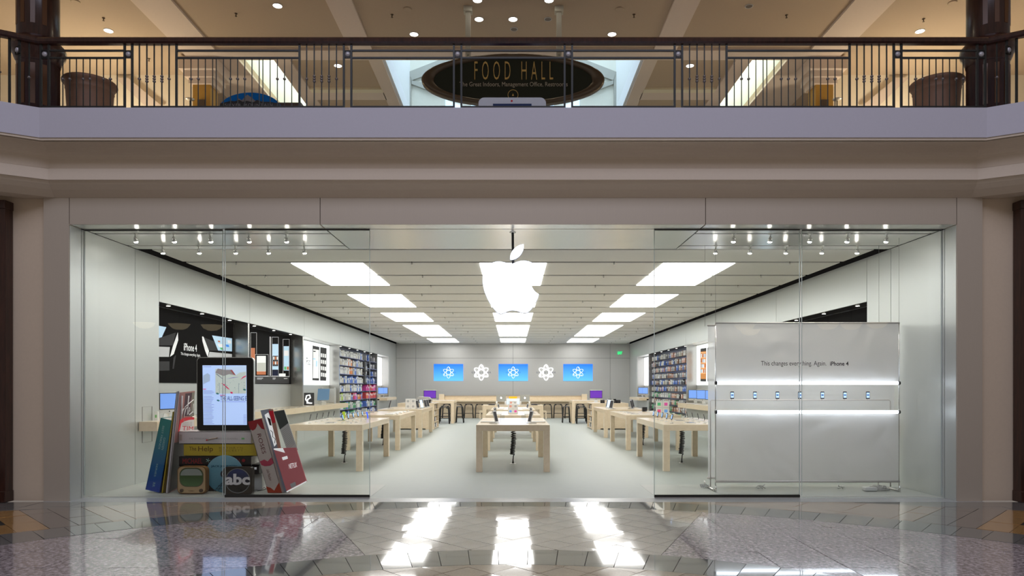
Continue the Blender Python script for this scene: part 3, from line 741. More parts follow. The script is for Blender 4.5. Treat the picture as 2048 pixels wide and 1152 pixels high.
# ------------------------------------------------------------------ food hall sign
YS = 13.85
sg = thing('hanging_sign', 'oval dark green FOOD HALL sign with bronze rim on two hangers', 'sign', (0, YS, 7.7))
SC_ = W(1026, 160, YS)
def ell(rx, rz, n=64, c=SC_, y=YS): return [Vector((c.x+rx*math.cos(2*math.pi*k/n), y, c.z+rz*math.sin(2*math.pi*k/n))) for k in range(n)]
bronze = mat('bronze_rim', (0.17, 0.135, 0.10), 0.28, 0.75); gold = mat('gold_letters', (0.95, 0.68, 0.24), 0.35, 0.2)
green = mat('dark_green_board', (0.02, 0.028, 0.016), 0.35, 0, spec=0.3)
mb = MB().m(bronze); n = 64; k_ = YS/F
R_ = [(183*k_, 52*k_, 0.10), (183*k_, 52*k_, -0.02), (178*k_, 49*k_, -0.06), (160*k_, 44*k_, -0.05), (158*k_, 42*k_, 0.0)]
rg = [[mb.bm.verts.new(p) for p in ell(a, b, n, y=YS+c)] for a, b, c in R_]
for a, b in zip(rg, rg[1:]):
    for i in range(n): f = mb.bm.faces.new([a[i], a[(i+1) % n], b[(i+1) % n], b[i]]); f.smooth = True
mb.bm.faces.new(rg[0]); mb.build('rim', sg)
MB().m(green).prism(ell(159*k_, 43*k_), (0, 0.03, 0)).build('board', sg)
MB().m(gold).text('FOOD HALL', W(949, 160, YS-0.02), XD, ZD, 157*k_, 36*k_, 0.03, -0.015, 1.75).build('lettering', sg, label='raised gold FOOD HALL letters')
MB().m(mat('cream_letters', (0.62, 0.58, 0.50), 0.5)).text('The Great Indoors, Management Office, Restrooms', W(919, 175.5, YS-0.02), XD, ZD, 216*k_, 11.5*k_, 0.004).build('lettering', sg, label='small cream lettering line')
mb = MB().m(gold); cc = W(1026, 190, YS-0.01)
for i in range(24):
    a0, a1 = 2*math.pi*i/24, 2*math.pi*(i+1)/24
    mb.prism([cc+Vector((math.cos(a0), 0, math.sin(a0)))*0.105, cc+Vector((math.cos(a1), 0, math.sin(a1)))*0.105, cc+Vector((math.cos(a1), 0, math.sin(a1)))*0.095, cc+Vector((math.cos(a0), 0, math.sin(a0)))*0.095], (0, -0.01, 0))
mb.prism([cc+Vector((-0.02, 0, -0.02)), cc+Vector((0.02, 0, -0.02)), cc+Vector((0, 0, 0.03))], (0, -0.01, 0)); mb.build('round_symbol', sg)
for x in (936, 1118):
    p = W(x, 110, YS)
    hm = MB().m(mat('pale_hanger', (0.62, 0.60, 0.50), 0.5)); hm.box(p.x-0.05, p.x+0.05, YS-0.03, YS+0.06, p.z, 9.05)
    h = hm.build('hanger', sg)
    B(p.x-0.085, p.x+0.085, YS-0.07, YS+0.10, 9.05, ZU, mat('pale_hanger', (0, 0, 0))).build('ceiling_cap', h)
    B(p.x-0.045, p.x-0.02, YS-0.045, YS-0.03, p.z-0.1, p.z+0.12, MATS['pale_hanger']).build('clamp', h); B(p.x+0.02, p.x+0.045, YS-0.045, YS-0.03, p.z-0.1, p.z+0.12, MATS['pale_hanger']).build('clamp', h)
# kiosk on the upper floor
YK = 11.0
kt = thing('kiosk', 'white rounded kiosk top with dark screen below the food hall sign', 'kiosk', (0, YK, 5.42))
a, b = W(957, 195, YK), W(1092, 195, YK); mb = MB().m(mat('kiosk_white', (0.62, 0.63, 0.70), 0.35))
x0, x1, zt_ = a.x, b.x, a.z; r = 0.09
pts = [Vector((x0, YK, 5.44)), Vector((x1, YK, 5.44))] + [Vector((x1-r+r*math.cos(t), YK, zt_-r+r*math.sin(t))) for t in [i*math.pi/12 for i in range(7)]] + [Vector((x0+r+r*math.cos(t), YK, zt_-r+r*math.sin(t))) for t in [math.pi/2+i*math.pi/12 for i in range(7)]]
mb.prism(pts, (0, 0.5, 0)).build('body', kt)
B(W(986, 0, YK).x, W(1063, 0, YK).x, YK-0.012, YK, 5.5, W(0, 208, YK).z, flat('navy_screen', (0.01, 0.03, 0.12), 0.2)).build('screen', kt)
mb = MB().m(flat('red', (0.6, 0.02, 0.03))); c = W(1023.5, 202, YK); mb.lathe([(0.016, 0), (0.016, 0.003)], (0, 0, 0), 14)
bmesh.ops.rotate(mb.bm, verts=mb.bm.verts, cent=(0, 0, 0), matrix=Matrix.Rotation(math.pi/2, 3, 'X')); bmesh.ops.translate(mb.bm, vec=c, verts=mb.bm.verts); mb.build('red_dot', kt)
# blue mountain sign
YM = 12.2
ms = thing('arched_sign', 'blue arched sign with mountain peaks reading SILVER MOUNTAIN behind the left railing', 'sign', (W(500, 0, YM).x, YM, 5.42))
cm = W(500, 218, YM); km = YM/F
arc = [Vector((cm.x+62*km*math.cos(t), YM, cm.z+33*km*math.sin(t))) for t in [math.pi*i/28 for i in range(29)]]
MB().m(flat('mountain_blue', (0.0, 0.18, 0.62))).prism(arc, (0, 0.12, 0)).build('arch_board', ms)
pk = [W(*p, YM-0.01) for p in ((470, 209), (478, 197), (484, 201), (495, 189.5), (503, 195), (511, 202), (515, 208))]
MB().m(flat('peak_grey', (0.30, 0.28, 0.28))).prism(pk, (0, -0.01, 0)).build('peaks', ms)
tr = [(440, 216), (441, 207), (447, 206), (455, 204), (462, 202), (470, 203), (478, 200), (486, 204), (494, 202), (502, 204), (508, 205), (514, 200), (522, 203), (530, 204), (540, 204), (550, 206), (559, 206), (561, 216)]
MB().m(black).prism([W(x, y, YM-0.03) for x, y in tr], (0, -0.01, 0)).build('tree_line', ms)
MB().m(flat('pale_letters', (0.35, 0.35, 0.38))).text('SILVER MOUNTAIN', W(450, 213, YM-0.045), XD, ZD, 95*km, 5.5*km, 0.005, 0.0, 1.2).build('lettering', ms)
B(cm.x-0.5, cm.x+0.5, YM, YM+0.1, 5.42, 6.38, black).build('stand', ms)
B(W(546, 0, YM).x, W(592, 0, YM).x, YM+0.3, YM+0.9, 5.42, W(0, 205, YM+0.3).z, mat('brown_counter', (0.12, 0.08, 0.06), 0.5)).build('kiosk_counter')
tag(bpy.data.objects['kiosk_counter'], 'low brown kiosk counter right of the blue arched sign', 'counter')
# ================================================================== WALL POSTERS
def onwall(c, x, y):
    Yw = F*c/(x-CX); return Vector((c, Yw, EYE+(CY-y)*Yw/F))
def prints(side, specs, c, name, parent, off=0.0):
    mb = MB(); d = Vector((-side*0.002, 0, 0)); k = 0
    for m_, pts in specs:
        k += 1
        P = [onwall(c, *p) + Vector((-side*(0.0005*k+off), 0, 0)) for p in pts]
        mb.m(m_).prism(P, d*0.2)
    return mb.build(name, parent)
def rect(a, b, c, d): return [(a, b), (c, b), (c, d), (a, d)]
gr = flat('dark_grey', (0.06, 0.06, 0.065), 0.5, 0, 0.06); sv = flat('silver', (0.62, 0.62, 0.64), 0.3, 0.25); wh = flat('white', (0.85, 0.85, 0.86), 0.4, 0.5)
scb = flat('screen_blue', (0.45, 0.62, 0.80), 0.3, 0.6); pk_ = flat('black', (0.0015, 0.0015, 0.002), 0.6, 0, 0.03); fire = flat('ember', (0.45, 0.13, 0.04), 0.4, 0.6)
t1 = lambda pts, s=.17357, ox=310, oy=590: [(ox+x*s, oy+y*s) for x, y in pts]
def poster_base(side, y0, y1, z0, z1, m_, label):
    c = side*6.745; x0, x1 = sorted((side*6.768, c))
    t = thing('wall_poster', label, 'poster', (c, (y0+y1)/2, z0))
    B(x0, x1, y0+0.01, y1-0.01, z0, z1, m_).build('panel', t); return t, c
p, c = poster_base(-1, 12.62, 16.88, 1.72, 3.17, pk_, 'black wall poster of a phone seen lying on edge, nearest niche on the left wall')
prints(-1, [
    (scb, t1([(-40, 340), (130, 370), (50, 550), (-40, 560)])), (gr, t1([(-40, 520), (80, 485), (240, 432), (205, 580), (-40, 580)])),
    (sv, t1([(-40, 592), (170, 600), (160, 712), (-40, 712)])), (wh, t1([(262, 430), (266, 520), (215, 680), (172, 712), (205, 590)])),
    (gr, t1([(-40, 765), (165, 765), (165, 870), (-40, 875)])), (gr, t1([(240, 690), (215, 850), (200, 850), (210, 720)])),
    (wh, t1([(541, 478), (556, 480), (620, 645), (606, 715), (575, 640), (545, 530)])), (gr, t1([(560, 487), (690, 540), (725, 640), (620, 640)])),
    (scb, t1([(655, 465), (885, 500), (885, 650), (725, 640)])), (sv, t1([(625, 655), (885, 680), (885, 716), (610, 716)])),
    (fire, t1([(720, 525), (745, 528), (750, 545), (725, 542)])), (wh, t1([(715, 560), (770, 565), (790, 600), (735, 600)])), (flat('app_green', (0.1, 0.45, 0.15), 0.4, 0.5), t1([(745, 605), (780, 608), (790, 632), (755, 630)])),
    (flat('app_blue', (0.05, 0.25, 0.75), 0.4, 0.6), t1([(810, 570), (845, 573), (852, 600), (818, 598)])), (wh, t1([(830, 520), (870, 525), (876, 560), (838, 555)]))], c, 'phone_picture', p)
a, b = onwall(c, 367.3, 700.9), onwall(c, 393.3, 700.9)
MB().m(wh).text('iPhone 4', (c+0.004, a.y, a.z), (0, 1, 0), ZD, b.y-a.y, 0.155, 0.0, 0.01).build('lettering', p)
a, b = onwall(c, 361.2, 711.5), onwall(c, 400.3, 711.5)
MB().m(wh).text('This changes everything. Again.', (c+0.004, a.y, a.z), (0, 1, 0), ZD, b.y-a.y, 0.075, 0.0, 0.005).build('lettering', p)
p, c = poster_base(-1, 17.02, 21.28, 1.72, 3.17, pk_, 'black wall poster with a row of upright phones, second niche on the left wall')
R = lambda a, b_, c_, d: t1(rect(a, b_, c_, d)); dk = flat('navy', (0.015, 0.02, 0.06), 0.6, 0, 0.03)
lst = []
for (a, b_, c_, d) in ((1100, 432, 1172, 930), (1345, 483, 1423, 935), (1472, 508, 1548, 945), (1150, 683, 1305, 935)):
    lst += [(sv, R(a, b_, c_, d)), (pk_, R(a+4, b_+4, c_-4, d-4))]
lst += [(fire, R(1104, 610, 1150, 845)), (wh, R(1170, 702, 1275, 880)), (fire, R(1170, 880, 1275, 918)), (flat('sand', (0.6, 0.6, 0.55), 0.4, 0.3), R(1172, 780, 1272, 878)), (sv, R(1318, 480, 1332, 930)),
        (scb, R(1350, 565, 1418, 860)), (gr, R(1352, 700, 1416, 820)), (dk, R(1350, 868, 1418, 930)), (scb, R(1480, 590, 1540, 870)), (wh, R(1484, 640, 1536, 700)), (flat('app_green', (0, 0, 0)), R(1485, 825, 1510, 862)), (fire, R(1515, 825, 1538, 862)),
        (sv, R(1130, 935, 1540, 940)), (wh, R(1425, 905, 1500, 940)), (gr, R(1128, 942, 1540, 1020)), (wh, R(1170, 955, 1240, 960)), (wh, R(1350, 955, 1385, 960)), (wh, R(1480, 960, 1520, 965)), (wh, R(1170, 970, 1225, 973)), (wh, R(1350, 970, 1380, 973))]
for i in range(3):
    for j in range(2): lst.append((fire if (i+j) % 2 else wh, R(1356+20*i, 710+55*j, 1370+20*i, 745+55*j)))
prints(-1, lst, c, 'phone_picture', p)
t3 = lambda pts: t1(pts, .16496, 590, 670)
for side in (-1, 1):
    sn = 'left' if side < 0 else 'right'
    p, c = poster_base(side, 21.42, 25.73, 1.70, 3.14, panel_w, 'glowing white wall poster with two tablets, third niche on the %s wall' % sn)
    if side < 0:
        lst = [(gr, t3([(213, 126), (296, 145), (292, 553), (209, 550)])), (wh, t3([(220, 170), (290, 182), (287, 525), (216, 523)])), (gr, t3([(305, 145), (382, 160), (378, 556), (304, 553)])),
               (scb, t3([(220, 280), (248, 282), (248, 300), (220, 300)])), (scb, t3([(252, 312), (270, 314), (268, 385), (250, 383)])), (pk_, t3([(222, 192), (250, 195), (250, 205), (222, 205)]))]
        for r in range(4):
            for q in range(3): lst.append((wh, t3(rect(312+23*q, 222+78*r+4*q, 328+23*q, 268+78*r+4*q))))
        prints(-1, lst, c, 'tablet_picture', p)
        a, b = onwall(c, 611.5, 729.5), onwall(c, 620, 729.5)
        MB().m(gr).text('iPad', (c+0.004, a.y, a.z), (0, 1, 0), ZD, b.y-a.y, 0.24).build('lettering', p)
        a, b = onwall(c, 611.5, 736), onwall(c, 623, 736)
        MB().m(sv).text('A magical and revolutionary device', (c+0.004, a.y, a.z), (0, 1, 0), ZD, b.y-a.y, 0.03).build('lettering', p)
    else:
        t4 = lambda pts: t1(pts, .15625, 1290, 680)
        og = flat('shelf_orange', (0.50, 0.20, 0.05), 0.4, 0.7); wd_ = flat('shelf_light', (0.85, 0.45, 0.20), 0.4, 0.8)
        lst = [(gr, t4([(710, 112), (786, 100), (782, 532), (710, 530)])), (og, t4([(714, 150), (782, 142), (780, 500), (714, 498)])),
               (gr, t4([(800, 100), (888, 84), (884, 530), (800, 530)])), (wh, t4([(806, 124), (880, 112), (878, 500), (806, 500)]))]
        for r in range(5):
            lst.append((wd_, t4(rect(714, 158+66*r, 781, 166+66*r))))
            for q in range(4):
                if r < 4: lst.append(((wh, fire, sv, scb)[(q+r) % 4], t4(rect(719+15*q, 178+66*r, 731+15*q, 222+66*r))))
        lst.append((scb, t4(rect(835, 195, 850, 265))))
        prints(1, lst, c, 'tablet_picture', p)
    q_, c = poster_base(side, 33.07, 35.98, 1.70, 3.12, panel_w, 'glowing white wall panel, fifth niche near the rear on the %s wall' % sn)
p, c = poster_base(1, 12.62, 16.88, 1.72, 3.17, pk_, 'black wall poster behind the fabric screen, nearest niche on the right wall')
MB().m(wh).text('iPhone 4', (c-0.004, 15.2, 2.35), (0, -1, 0), ZD, 0.8, 0.15).build('lettering', p)
p, c = poster_base(1, 17.02, 21.28, 1.72, 3.17, pk_, 'black wall poster with pale tablet picture, second niche on the right wall')
MB().m(sv).prism([(c, 18.2, 1.9), (c, 19.2, 1.9), (c, 19.2, 3.0), (c, 18.2, 3.0)], (-0.004, 0, 0)).m(scb).prism([(c-.004, 18.28, 2.0), (c-.004, 19.12, 2.0), (c-.004, 19.12, 2.9), (c-.004, 18.28, 2.9)], (-0.002, 0, 0)).build('tablet_picture', p)
# ================================================================== COUNTERS
for s, sn in ((-1, 'left'), (1, 'right')):
    def SB(x0, x1, *r): a, b = sorted((s*x0, s*x1)); return B(a, b, *r)
    t = thing('wall_counter', 'long maple wall counter under the posters on the %s wall' % sn, 'counter', (s*6.3, 18.8, 0.89))
    for a, b in ((11.9, 17.6), (17.61, 21.34), (21.36, 25.7)): SB(6.05, 6.36, a, b, 0.89, 1.05, maple).build('front_slab', t)
    for a, b in NI[:3]: SB(6.361, 6.766, a+0.01, b-0.02, 0.99, 1.05, maple).build('niche_slab', t)
    t = thing('wall_counter', 'short maple counter in the rearmost niche on the %s wall' % sn, 'counter', (s*6.3, 34.6, 0.95))
    SB(5.99, 6.36, 33.3, 36.0, 0.98, 1.12, maple).build('front_slab', t); SB(6.361, 6.766, 33.1, 35.95, 1.06, 1.12, maple).build('niche_slab', t)
# ================================================================== ITEM PROTOTYPES
class Proto:
    def __init__(s, root): s.root = root; s.used = False; remember(root)
    def put(s, loc, label, group=None, rz=0.0):
        if not s.used:
            s.used = True; s.root.location = loc; s.root.rotation_euler = (0, 0, rz); s.root['label'] = label
            if group: s.root['group'] = group
            return s.root
        return dup(s.root, loc, label, group, rz)
O0 = (0, 0, 0)
def proto_table():
    t = thing('display_table', 'x', 'table', O0)
    MB().m(maple).box(-0.71, 0.71, 0, 3.0, 0.79, 0.91).build('table_top', t, bevel=0.004)
    for x in (-0.71, 0.59):
        for y in (0, 2.88): MB().m(maple).box(x, x+0.12, y, y+0.12, 0, 0.79).build('leg', t, bevel=0.003)
    return Proto(t)
def proto_cable():
    t = thing('coiled_cable', 'x', 'cable', O0); pts = []
    for i in range(15*10+1):
        a = 2*math.pi*i/10; f = i/150; r = 0.045+0.006*math.sin(i*0.4)
        z = 0.76-0.56*(f**0.8); pts.append((r*math.cos(a)+0.012*math.sin(f*5), r*math.sin(a), z))
    pts = [(0, 0, 0.788)] + pts + [(0.01, 0, 0.17), (0.0, 0, 0.05)]
    MB().m(black).tube(pts, 0.012, 5).build('cord', t)
    MB().m(black).lathe([(0.012, 0.10), (0.014, 0.05), (0.025, 0.02), (0.025, 0.012)], O0, 10).build('plug', t)
    MB().m(silver).lathe([(0.07, 0.001), (0.07, 0.006), (0.05, 0.010)], O0, 16).build('floor_box', t)
    return Proto(t)
def proto_stool():
    t = thing('bar_stool', 'x', 'stool', O0); st = mat('black_stool_paint', (0.015, 0.014, 0.014), 0.35)
    MB().m(st).box(-0.19, 0.19, -0.15, 0.15, 0.715, 0.74).build('seat', t, bevel=0.01)
    for sx in (-1, 1):
        for sy in (-1, 1):
            P = [(sx*0.10, sy*0.12, 0.70), (sx*0.165, sy*0.125, 0.695), (sx*0.19, sy*0.13, 0.665), (sx*0.20, sy*0.135, 0.60), (sx*0.235, sy*0.17, 0.0)]
            MB().m(st).tube(P, 0.019, 8).build('leg', t)
        MB().m(st).tube([(sx*0.221, -0.155, 0.27), (sx*0.221, 0.155, 0.27)], 0.012, 6).build('footrest', t)
    for sy in (-1, 1): MB().m(st).tube([(-0.215, sy*0.152, 0.25), (0.215, sy*0.152, 0.25)], 0.012, 6).build('footrest', t)
    return Proto(t)
def proto_phone():
    t = thing('display_phone', 'x', 'phone', O0)
    MB().m(white).lathe([(0.035, 0), (0.035, 0.012), (0.03, 0.016)], O0, 16).build('stand_base', t)
    MB().m(chrome).tube([(0, 0, 0.015), (0, 0.012, 0.09)], 0.006, 8).build('stem', t)
    a = math.radians(12); u = Vector((0, math.sin(a), math.cos(a))); w = Vector((0, -math.cos(a), math.sin(a))); o = Vector((0, 0.006, 0.07))
    q = [o-Vector((.03, 0, 0)), o+Vector((.03, 0, 0)), o+Vector((.03, 0, 0))+u*.115, o-Vector((.03, 0, 0))+u*.115]
    ph = MB().m(black).prism(q, w*0.011).build('phone_body', t)
    q = [o+w*0.0112+Vector((-.026, 0, 0))+u*.018, o+w*0.0112+Vector((.026, 0, 0))+u*.018, o+w*0.0112+Vector((.026, 0, 0))+u*.098, o+w*0.0112+Vector((-.026, 0, 0))+u*.098]
    MB().m(flat('lit_blue', (0.25, 0.45, 0.85), 0.2, 0.9)).prism(q, w*0.0006).build('screen', ph)
    return Proto(t)
def proto_flat(w, d, h, nm, cat, body, face):
    t = thing(nm, 'x', cat, O0)
    b = MB().m(body).box(-w/2, w/2, -d/2, d/2, 0.0, h).build('body', t, bevel=0.003)
    MB().m(face).box(-w/2+.012, w/2-.012, -d/2+.016, d/2-.016, h, h+0.001).build('screen', b)
    return Proto(t)
def proto_laptop():
    t = thing('laptop', 'x', 'laptop', O0)
    MB().m(acrylic).box(-0.12, 0.12, -0.10, 0.10, 0, 0.006).box(-0.115, -0.105, -0.09, 0.09, 0.006, 0.13).box(0.105, 0.115, -0.09, 0.09, 0.006, 0.13).build('stand', t)
    b = MB().m(silver).box(-0.19, 0.19, -0.13, 0.13, 0.132, 0.15).build('base', t, bevel=0.003)
    a = math.radians(8)
    l = MB().m(silver).prism([(-0.19, 0.13, 0.15), (0.19, 0.13, 0.15), (0.19, 0.13+0.27*math.sin(a), 0.15+0.27*math.cos(a)), (-0.19, 0.13+0.27*math.sin(a), 0.15+0.27*math.cos(a))], (0, 0.01, 0)).build('lid', t)
    MB().m(flat('lit_blue', (0, 0, 0))).prism([(-0.175, 0.128, 0.165), (0.175, 0.128, 0.165), (0.175, 0.128+0.24*math.sin(a), 0.165+0.24*math.cos(a)), (-0.175, 0.128+0.24*math.sin(a), 0.165+0.24*math.cos(a))], (0, 0.001, 0)).build('screen', l)
    mb = MB().m(apple_w); c = Vector((0, 0.1625, 0.285))
    mb.prism([c+Vector((0.028*math.cos(k*math.pi/6), 0.0, 0.028*math.sin(k*math.pi/6))) for k in range(12)], (0, 0.003, 0)); mb.prism([c+Vector((0, 0, .032)), c+Vector((0.016, 0, .038)), c+Vector((0.014, 0, .05))], (0, .003, 0)); mb.build('lid_logo', l)
    return Proto(t)
def proto_imac(scr, nm='desktop_computer'):
    t = thing(nm, 'x', 'computer', O0)
    MB().m(silver).prism([(-0.09, 0.0, 0.0), (0.09, 0.0, 0.0), (0.09, 0.16, 0.0), (-0.09, 0.16, 0.0)], (0, 0, 0.008)).prism([(-0.07, 0.155, 0.008), (0.07, 0.155, 0.008), (0.07, 0.10, 0.17), (-0.07, 0.10, 0.17)], (0, 0.008, 0)).build('stand', t)
    h = MB().m(silver).box(-0.26, 0.26, 0.07, 0.10, 0.10, 0.49).build('housing', t, bevel=0.006)
    MB().m(black).box(-0.253, 0.253, 0.067, 0.071, 0.165, 0.485).m(scr).box(-0.235, 0.235, 0.065, 0.067, 0.182, 0.468).build('screen', h)
    MB().m(black).tube([(0, 0.069, 0.132), (0, 0.072, 0.132)], 0.014, 10).build('chin_logo', h)
    k = MB().m(white).box(-0.15, 0.15, -0.16, -0.06, 0, 0.01).build('keyboard', t)
    return Proto(t)
icons = [flat('icon_a', (0.10, 0.45, 0.20), 0.4, 0.3), flat('icon_b', (0.65, 0.10, 0.35), 0.4, 0.3), flat('icon_c', (0.70, 0.10, 0.25), 0.4, 0.3), flat('icon_d', (0.15, 0.35, 0.75), 0.4, 0.3), flat('icon_e', (0.60, 0.30, 0.25), 0.4, 0.3), flat('icon_grey', (0.35, 0.36, 0.36), 0.4, 0.3)]
frost = mat('frosted_acrylic', (0.80, 0.82, 0.82), 0.25, alpha=0.85)
def icon_sign(loc, label, cols_, w=0.30):
    x, y, z = loc; t = thing('icon_sign', label, 'sign', loc)
    MB().m(frost).box(x-w/2, x+w/2, y, y+0.02, z, z+w).build('panel', t, bevel=0.004)
    i = 0
    for r in (1, 0):
        for q in (0, 1):
            cx, cz = x-w/4+q*w/2, z+w/4+r*w/2
            MB().m(paper).box(cx-w*.21, cx+w*.21, y-0.004, y, cz-w*.21, cz+w*.21).build('card', t)
            MB().m(icons[cols_[i]]).box(cx-w*.12, cx+w*.12, y-0.006, y-0.004, cz-w*.10, cz+w*.12).build('icon', t); i += 1
    return t
TB = proto_table(); CB = proto_cable(); ST = proto_stool(); PH = proto_phone(); LP = proto_laptop()
FT = proto_flat(0.19, 0.245, 0.012, 'display_tablet', 'tablet', silver, flat('tablet_glass', (0.10, 0.11, 0.12), 0.1))
FP = proto_flat(0.062, 0.118, 0.010, 'flat_phone', 'phone', white, flat('phone_glass', (0.03, 0.03, 0.03), 0.1))
LM = proto_flat(0.33, 0.23, 0.02, 'closed_notebook', 'laptop', silver, white)
IM = proto_imac(flat('imac_blue', (0.16, 0.30, 0.72), 0.15, 0.7)); IP = proto_imac(flat('imac_purple', (0.10, 0.03, 0.30), 0.15, 0.9))
TW = 0.91
# ------------------------------------------------------------------ tables
tn = ['nearest', 'second', 'third']
tabs = {}
for side, xc, ys in (('left', -3.64, (13.6, 18.1, 22.5)), ('centre', 0.0, (13.48, 18.0, 22.3)), ('right', 3.64, (13.6, 18.1, 22.5))):
    for i, y in enumerate(ys):
        tabs[side, i] = (xc, y)
        TB.put((xc, y, 0), 'pale maple display table with square legs, %s from the front in the %s row' % (tn[i], side), 'maple display tables')
        if not (side == 'centre' and i) and not (side != 'centre' and i == 2):
            CB.put((xc, y+1.5, 0), 'black coiled cable hanging under the %s table of the %s row' % (tn[i], side), 'coiled table cables')
        elif side != 'centre':
            pass
# wide table in front of the bar
t = thing('wide_table', 'wide pale maple table before the bar with two open laptops', 'table', (0, 27.5, 0))
MB().m(maple).box(-1.2, 1.2, 27.5, 28.6, 0.75, 0.91).build('table_top', t)
for x in (-1.2, 1.04):
    for y in (27.5, 28.44): MB().m(maple).box(x, x+0.16, y, y+0.16, 0, 0.75).build('leg', t)
for s, sn in ((-1, 'left'), (1, 'right')):
    LP.put((s*0.47, 27.9, TW), 'open silver laptop with glowing lid mark on the %s half of the wide table' % sn, 'open laptops', math.pi)
    mb = MB().m(black).lathe([(0.13, 0), (0.14, 0.02), (0.11, 0.045), (0.03, 0.05)], (s*0.85, 27.9, TW), 20).build('round_speaker')
    tag(mb, 'flat black round speaker at the %s end of the wide table' % sn, 'speaker', 'round speakers')
    for q, dx in enumerate((0.30, 0.65)):
        o = MB().m(white).lathe([(0.035, 0), (0.035, 0.14), (0.03, 0.145)], (0, 0, 0), 14).build('small_tower'); o.location = (s*dx, 27.72, TW)
        tag(o, 'small white cylinder %s the %s open laptop' % (['inside', 'outside'][q], sn), 'accessory', 'small white cylinders')
t = thing('monitor', 'low blue lit monitor with orange card above it on the wide table', 'monitor', (0, 28.1, TW))
B(-0.26, 0.26, 28.1, 28.13, TW+0.02, TW+0.26, silver).build('housing', t)
B(-0.25, 0.25, 28.09, 28.10, TW+0.03, TW+0.25, flat('glow_blue', (0.50, 0.68, 1.0), 0.2, 0.9)).build('screen', t)
B(-0.16, 0.16, 28.05, 28.07, TW+0.25, TW+0.34, flat('orange_card', (0.95, 0.50, 0.03), 0.5, 0.3)).build('orange_card', t)
B(-0.04, 0.04, 28.12, 28.2, TW, TW+0.03, silver).build('foot', t)
for i, zz in ((1, 0), (2, 0)):
    xc, y = tabs['centre', i]
    icon_sign((0.0, y+0.9, TW), 'clear stand with four app cards on the %s centre table' % tn[i], [4, 5, 3, 1], 0.27)
# ------------------------------------------------------------------ bar
t = thing('service_bar', 'long maple service bar along the rear wall', 'counter', (0, 36.8, 0))
B(-3.9, 3.9, 36.85, 37.35, 0.0, 0.86, maple).build('front_panel', t)
B(-3.95, 3.95, 36.55, 37.4, 0.86, 0.93, maple).build('work_top', t)
B(-3.9, 3.9, 37.0, 37.4, 0.93, 1.16, maple).build('raised_back', t)
B(-3.95, 3.95, 36.95, 37.42, 1.16, 1.19, mat('grey_ledge', (0.35, 0.34, 0.33), 0.4)).build('ledge', t)
for x in (-3.44, -2.86, -2.30, -1.73, -1.15, 1.2, 1.79, 2.35, 2.93, 3.5):
    i = [-3.44, -2.86, -2.30, -1.73, -1.15, 1.2, 1.79, 2.35, 2.93, 3.5].index(x)
    ST.put((x, 36.40, 0), 'black backless stool at the rear bar, %s from the left' % ORD[i], 'black stools at the rear bar')
for s, sn in ((-1, 'left'), (1, 'right')):
    b = thing('low_bench', 'low pale maple bench before the bar on the %s of centre' % sn, 'bench', (s*1.55, 35.6, 0), 'low benches')
    MB().m(maple).box(s*1.55-0.15, s*1.55+0.15, 35.6, 36.0, 0.36, 0.41).build('seat', b)
    for x in (-.15, .10): MB().m(maple).box(s*1.55+x, s*1.55+x+.05, 35.6, 36.0, 0, 0.36).build('side_panel', b)
    # tall tables with stools
    tt = thing('tall_table', 'tall maple table with black stools behind the %s product cabinet' % sn, 'table', (s*3.45, 31.2, 0), 'tall tables')
    x0, x1 = sorted((s*2.63, s*4.3)); MB().m(maple).box(x0, x1, 31.2, 32.7, 0.90, 1.02).build('table_top', tt)
    for x in (x0, x1-.14):
        for y in (31.2, 32.56): MB().m(maple).box(x, x+.14, y, y+.14, 0, 0.90).build('leg', tt)
    for k, (dx, dy, nm) in enumerate(((2.42, 31.9, 'at the aisle end'), (3.05, 31.0, 'nearest in front'), (3.2, 32.95, 'behind'))):
        ST.put((s*dx, dy, 0), 'black backless stool %s of the %s tall table' % (nm, sn), 'black stools at the tall tables', 1.57 if k == 0 else 0)
    o = FT.put((s*2.85, 31.7, 1.02), 'slim tablet lying on the %s tall table' % sn, 'tablets on tall tables')
    # cabinet with open side
    cb = thing('product_cabinet', 'maple cabinet with open shelved side facing the aisle, %s row' % sn, 'cabinet', (s*3.7, 26.8, 0), 'open sided cabinets')
    xo, xi = s*4.42, s*3.02; x0, x1 = sorted((xo, xi)); a, b_ = sorted((xi, s*3.35)); c_, d_ = sorted((s*3.35, xo))
    MB().m(maple).box(c_, d_, 26.8, 28.5, 0.04, 0.97).build('body', cb)
    MB().m(maple).box(a, b_, 26.8, 26.86, 0.0, 0.97).build('side_panel', cb); MB().m(maple).box(a, b_, 28.44, 28.5, 0.0, 0.97).build('side_panel', cb)
    MB().m(maple).box(x0, x1, 26.8, 28.5, 0.97, 1.01).build('top', cb)
    for z in (0.02, 0.26, 0.50, 0.74): MB().m(maple).box(a, b_, 26.87, 28.43, z, z+.025).build('shelf', cb)
    for k, z in enumerate((0.045, 0.285, 0.525, 0.765)):
        for q in range(5):
            o = MB().m((white, flat('brown_box', (0.35, 0.24, 0.12)), silver, gr)[(q+k) % 4]).box(-0.08, 0.08, -0.12, 0.12, 0, 0.15).build('boxed_item'); o.location = (s*3.16, 27.05+0.29*q, z)
            tag(o, '%s box, %s from the front on the %s shelf up in the %s open cabinet' % (('white', 'brown', 'silver', 'dark')[(q+k) % 4], ORD[q], ORD[k], sn), 'box', 'boxes in the %s cabinet, %s shelf' % (sn, ORD[k]))
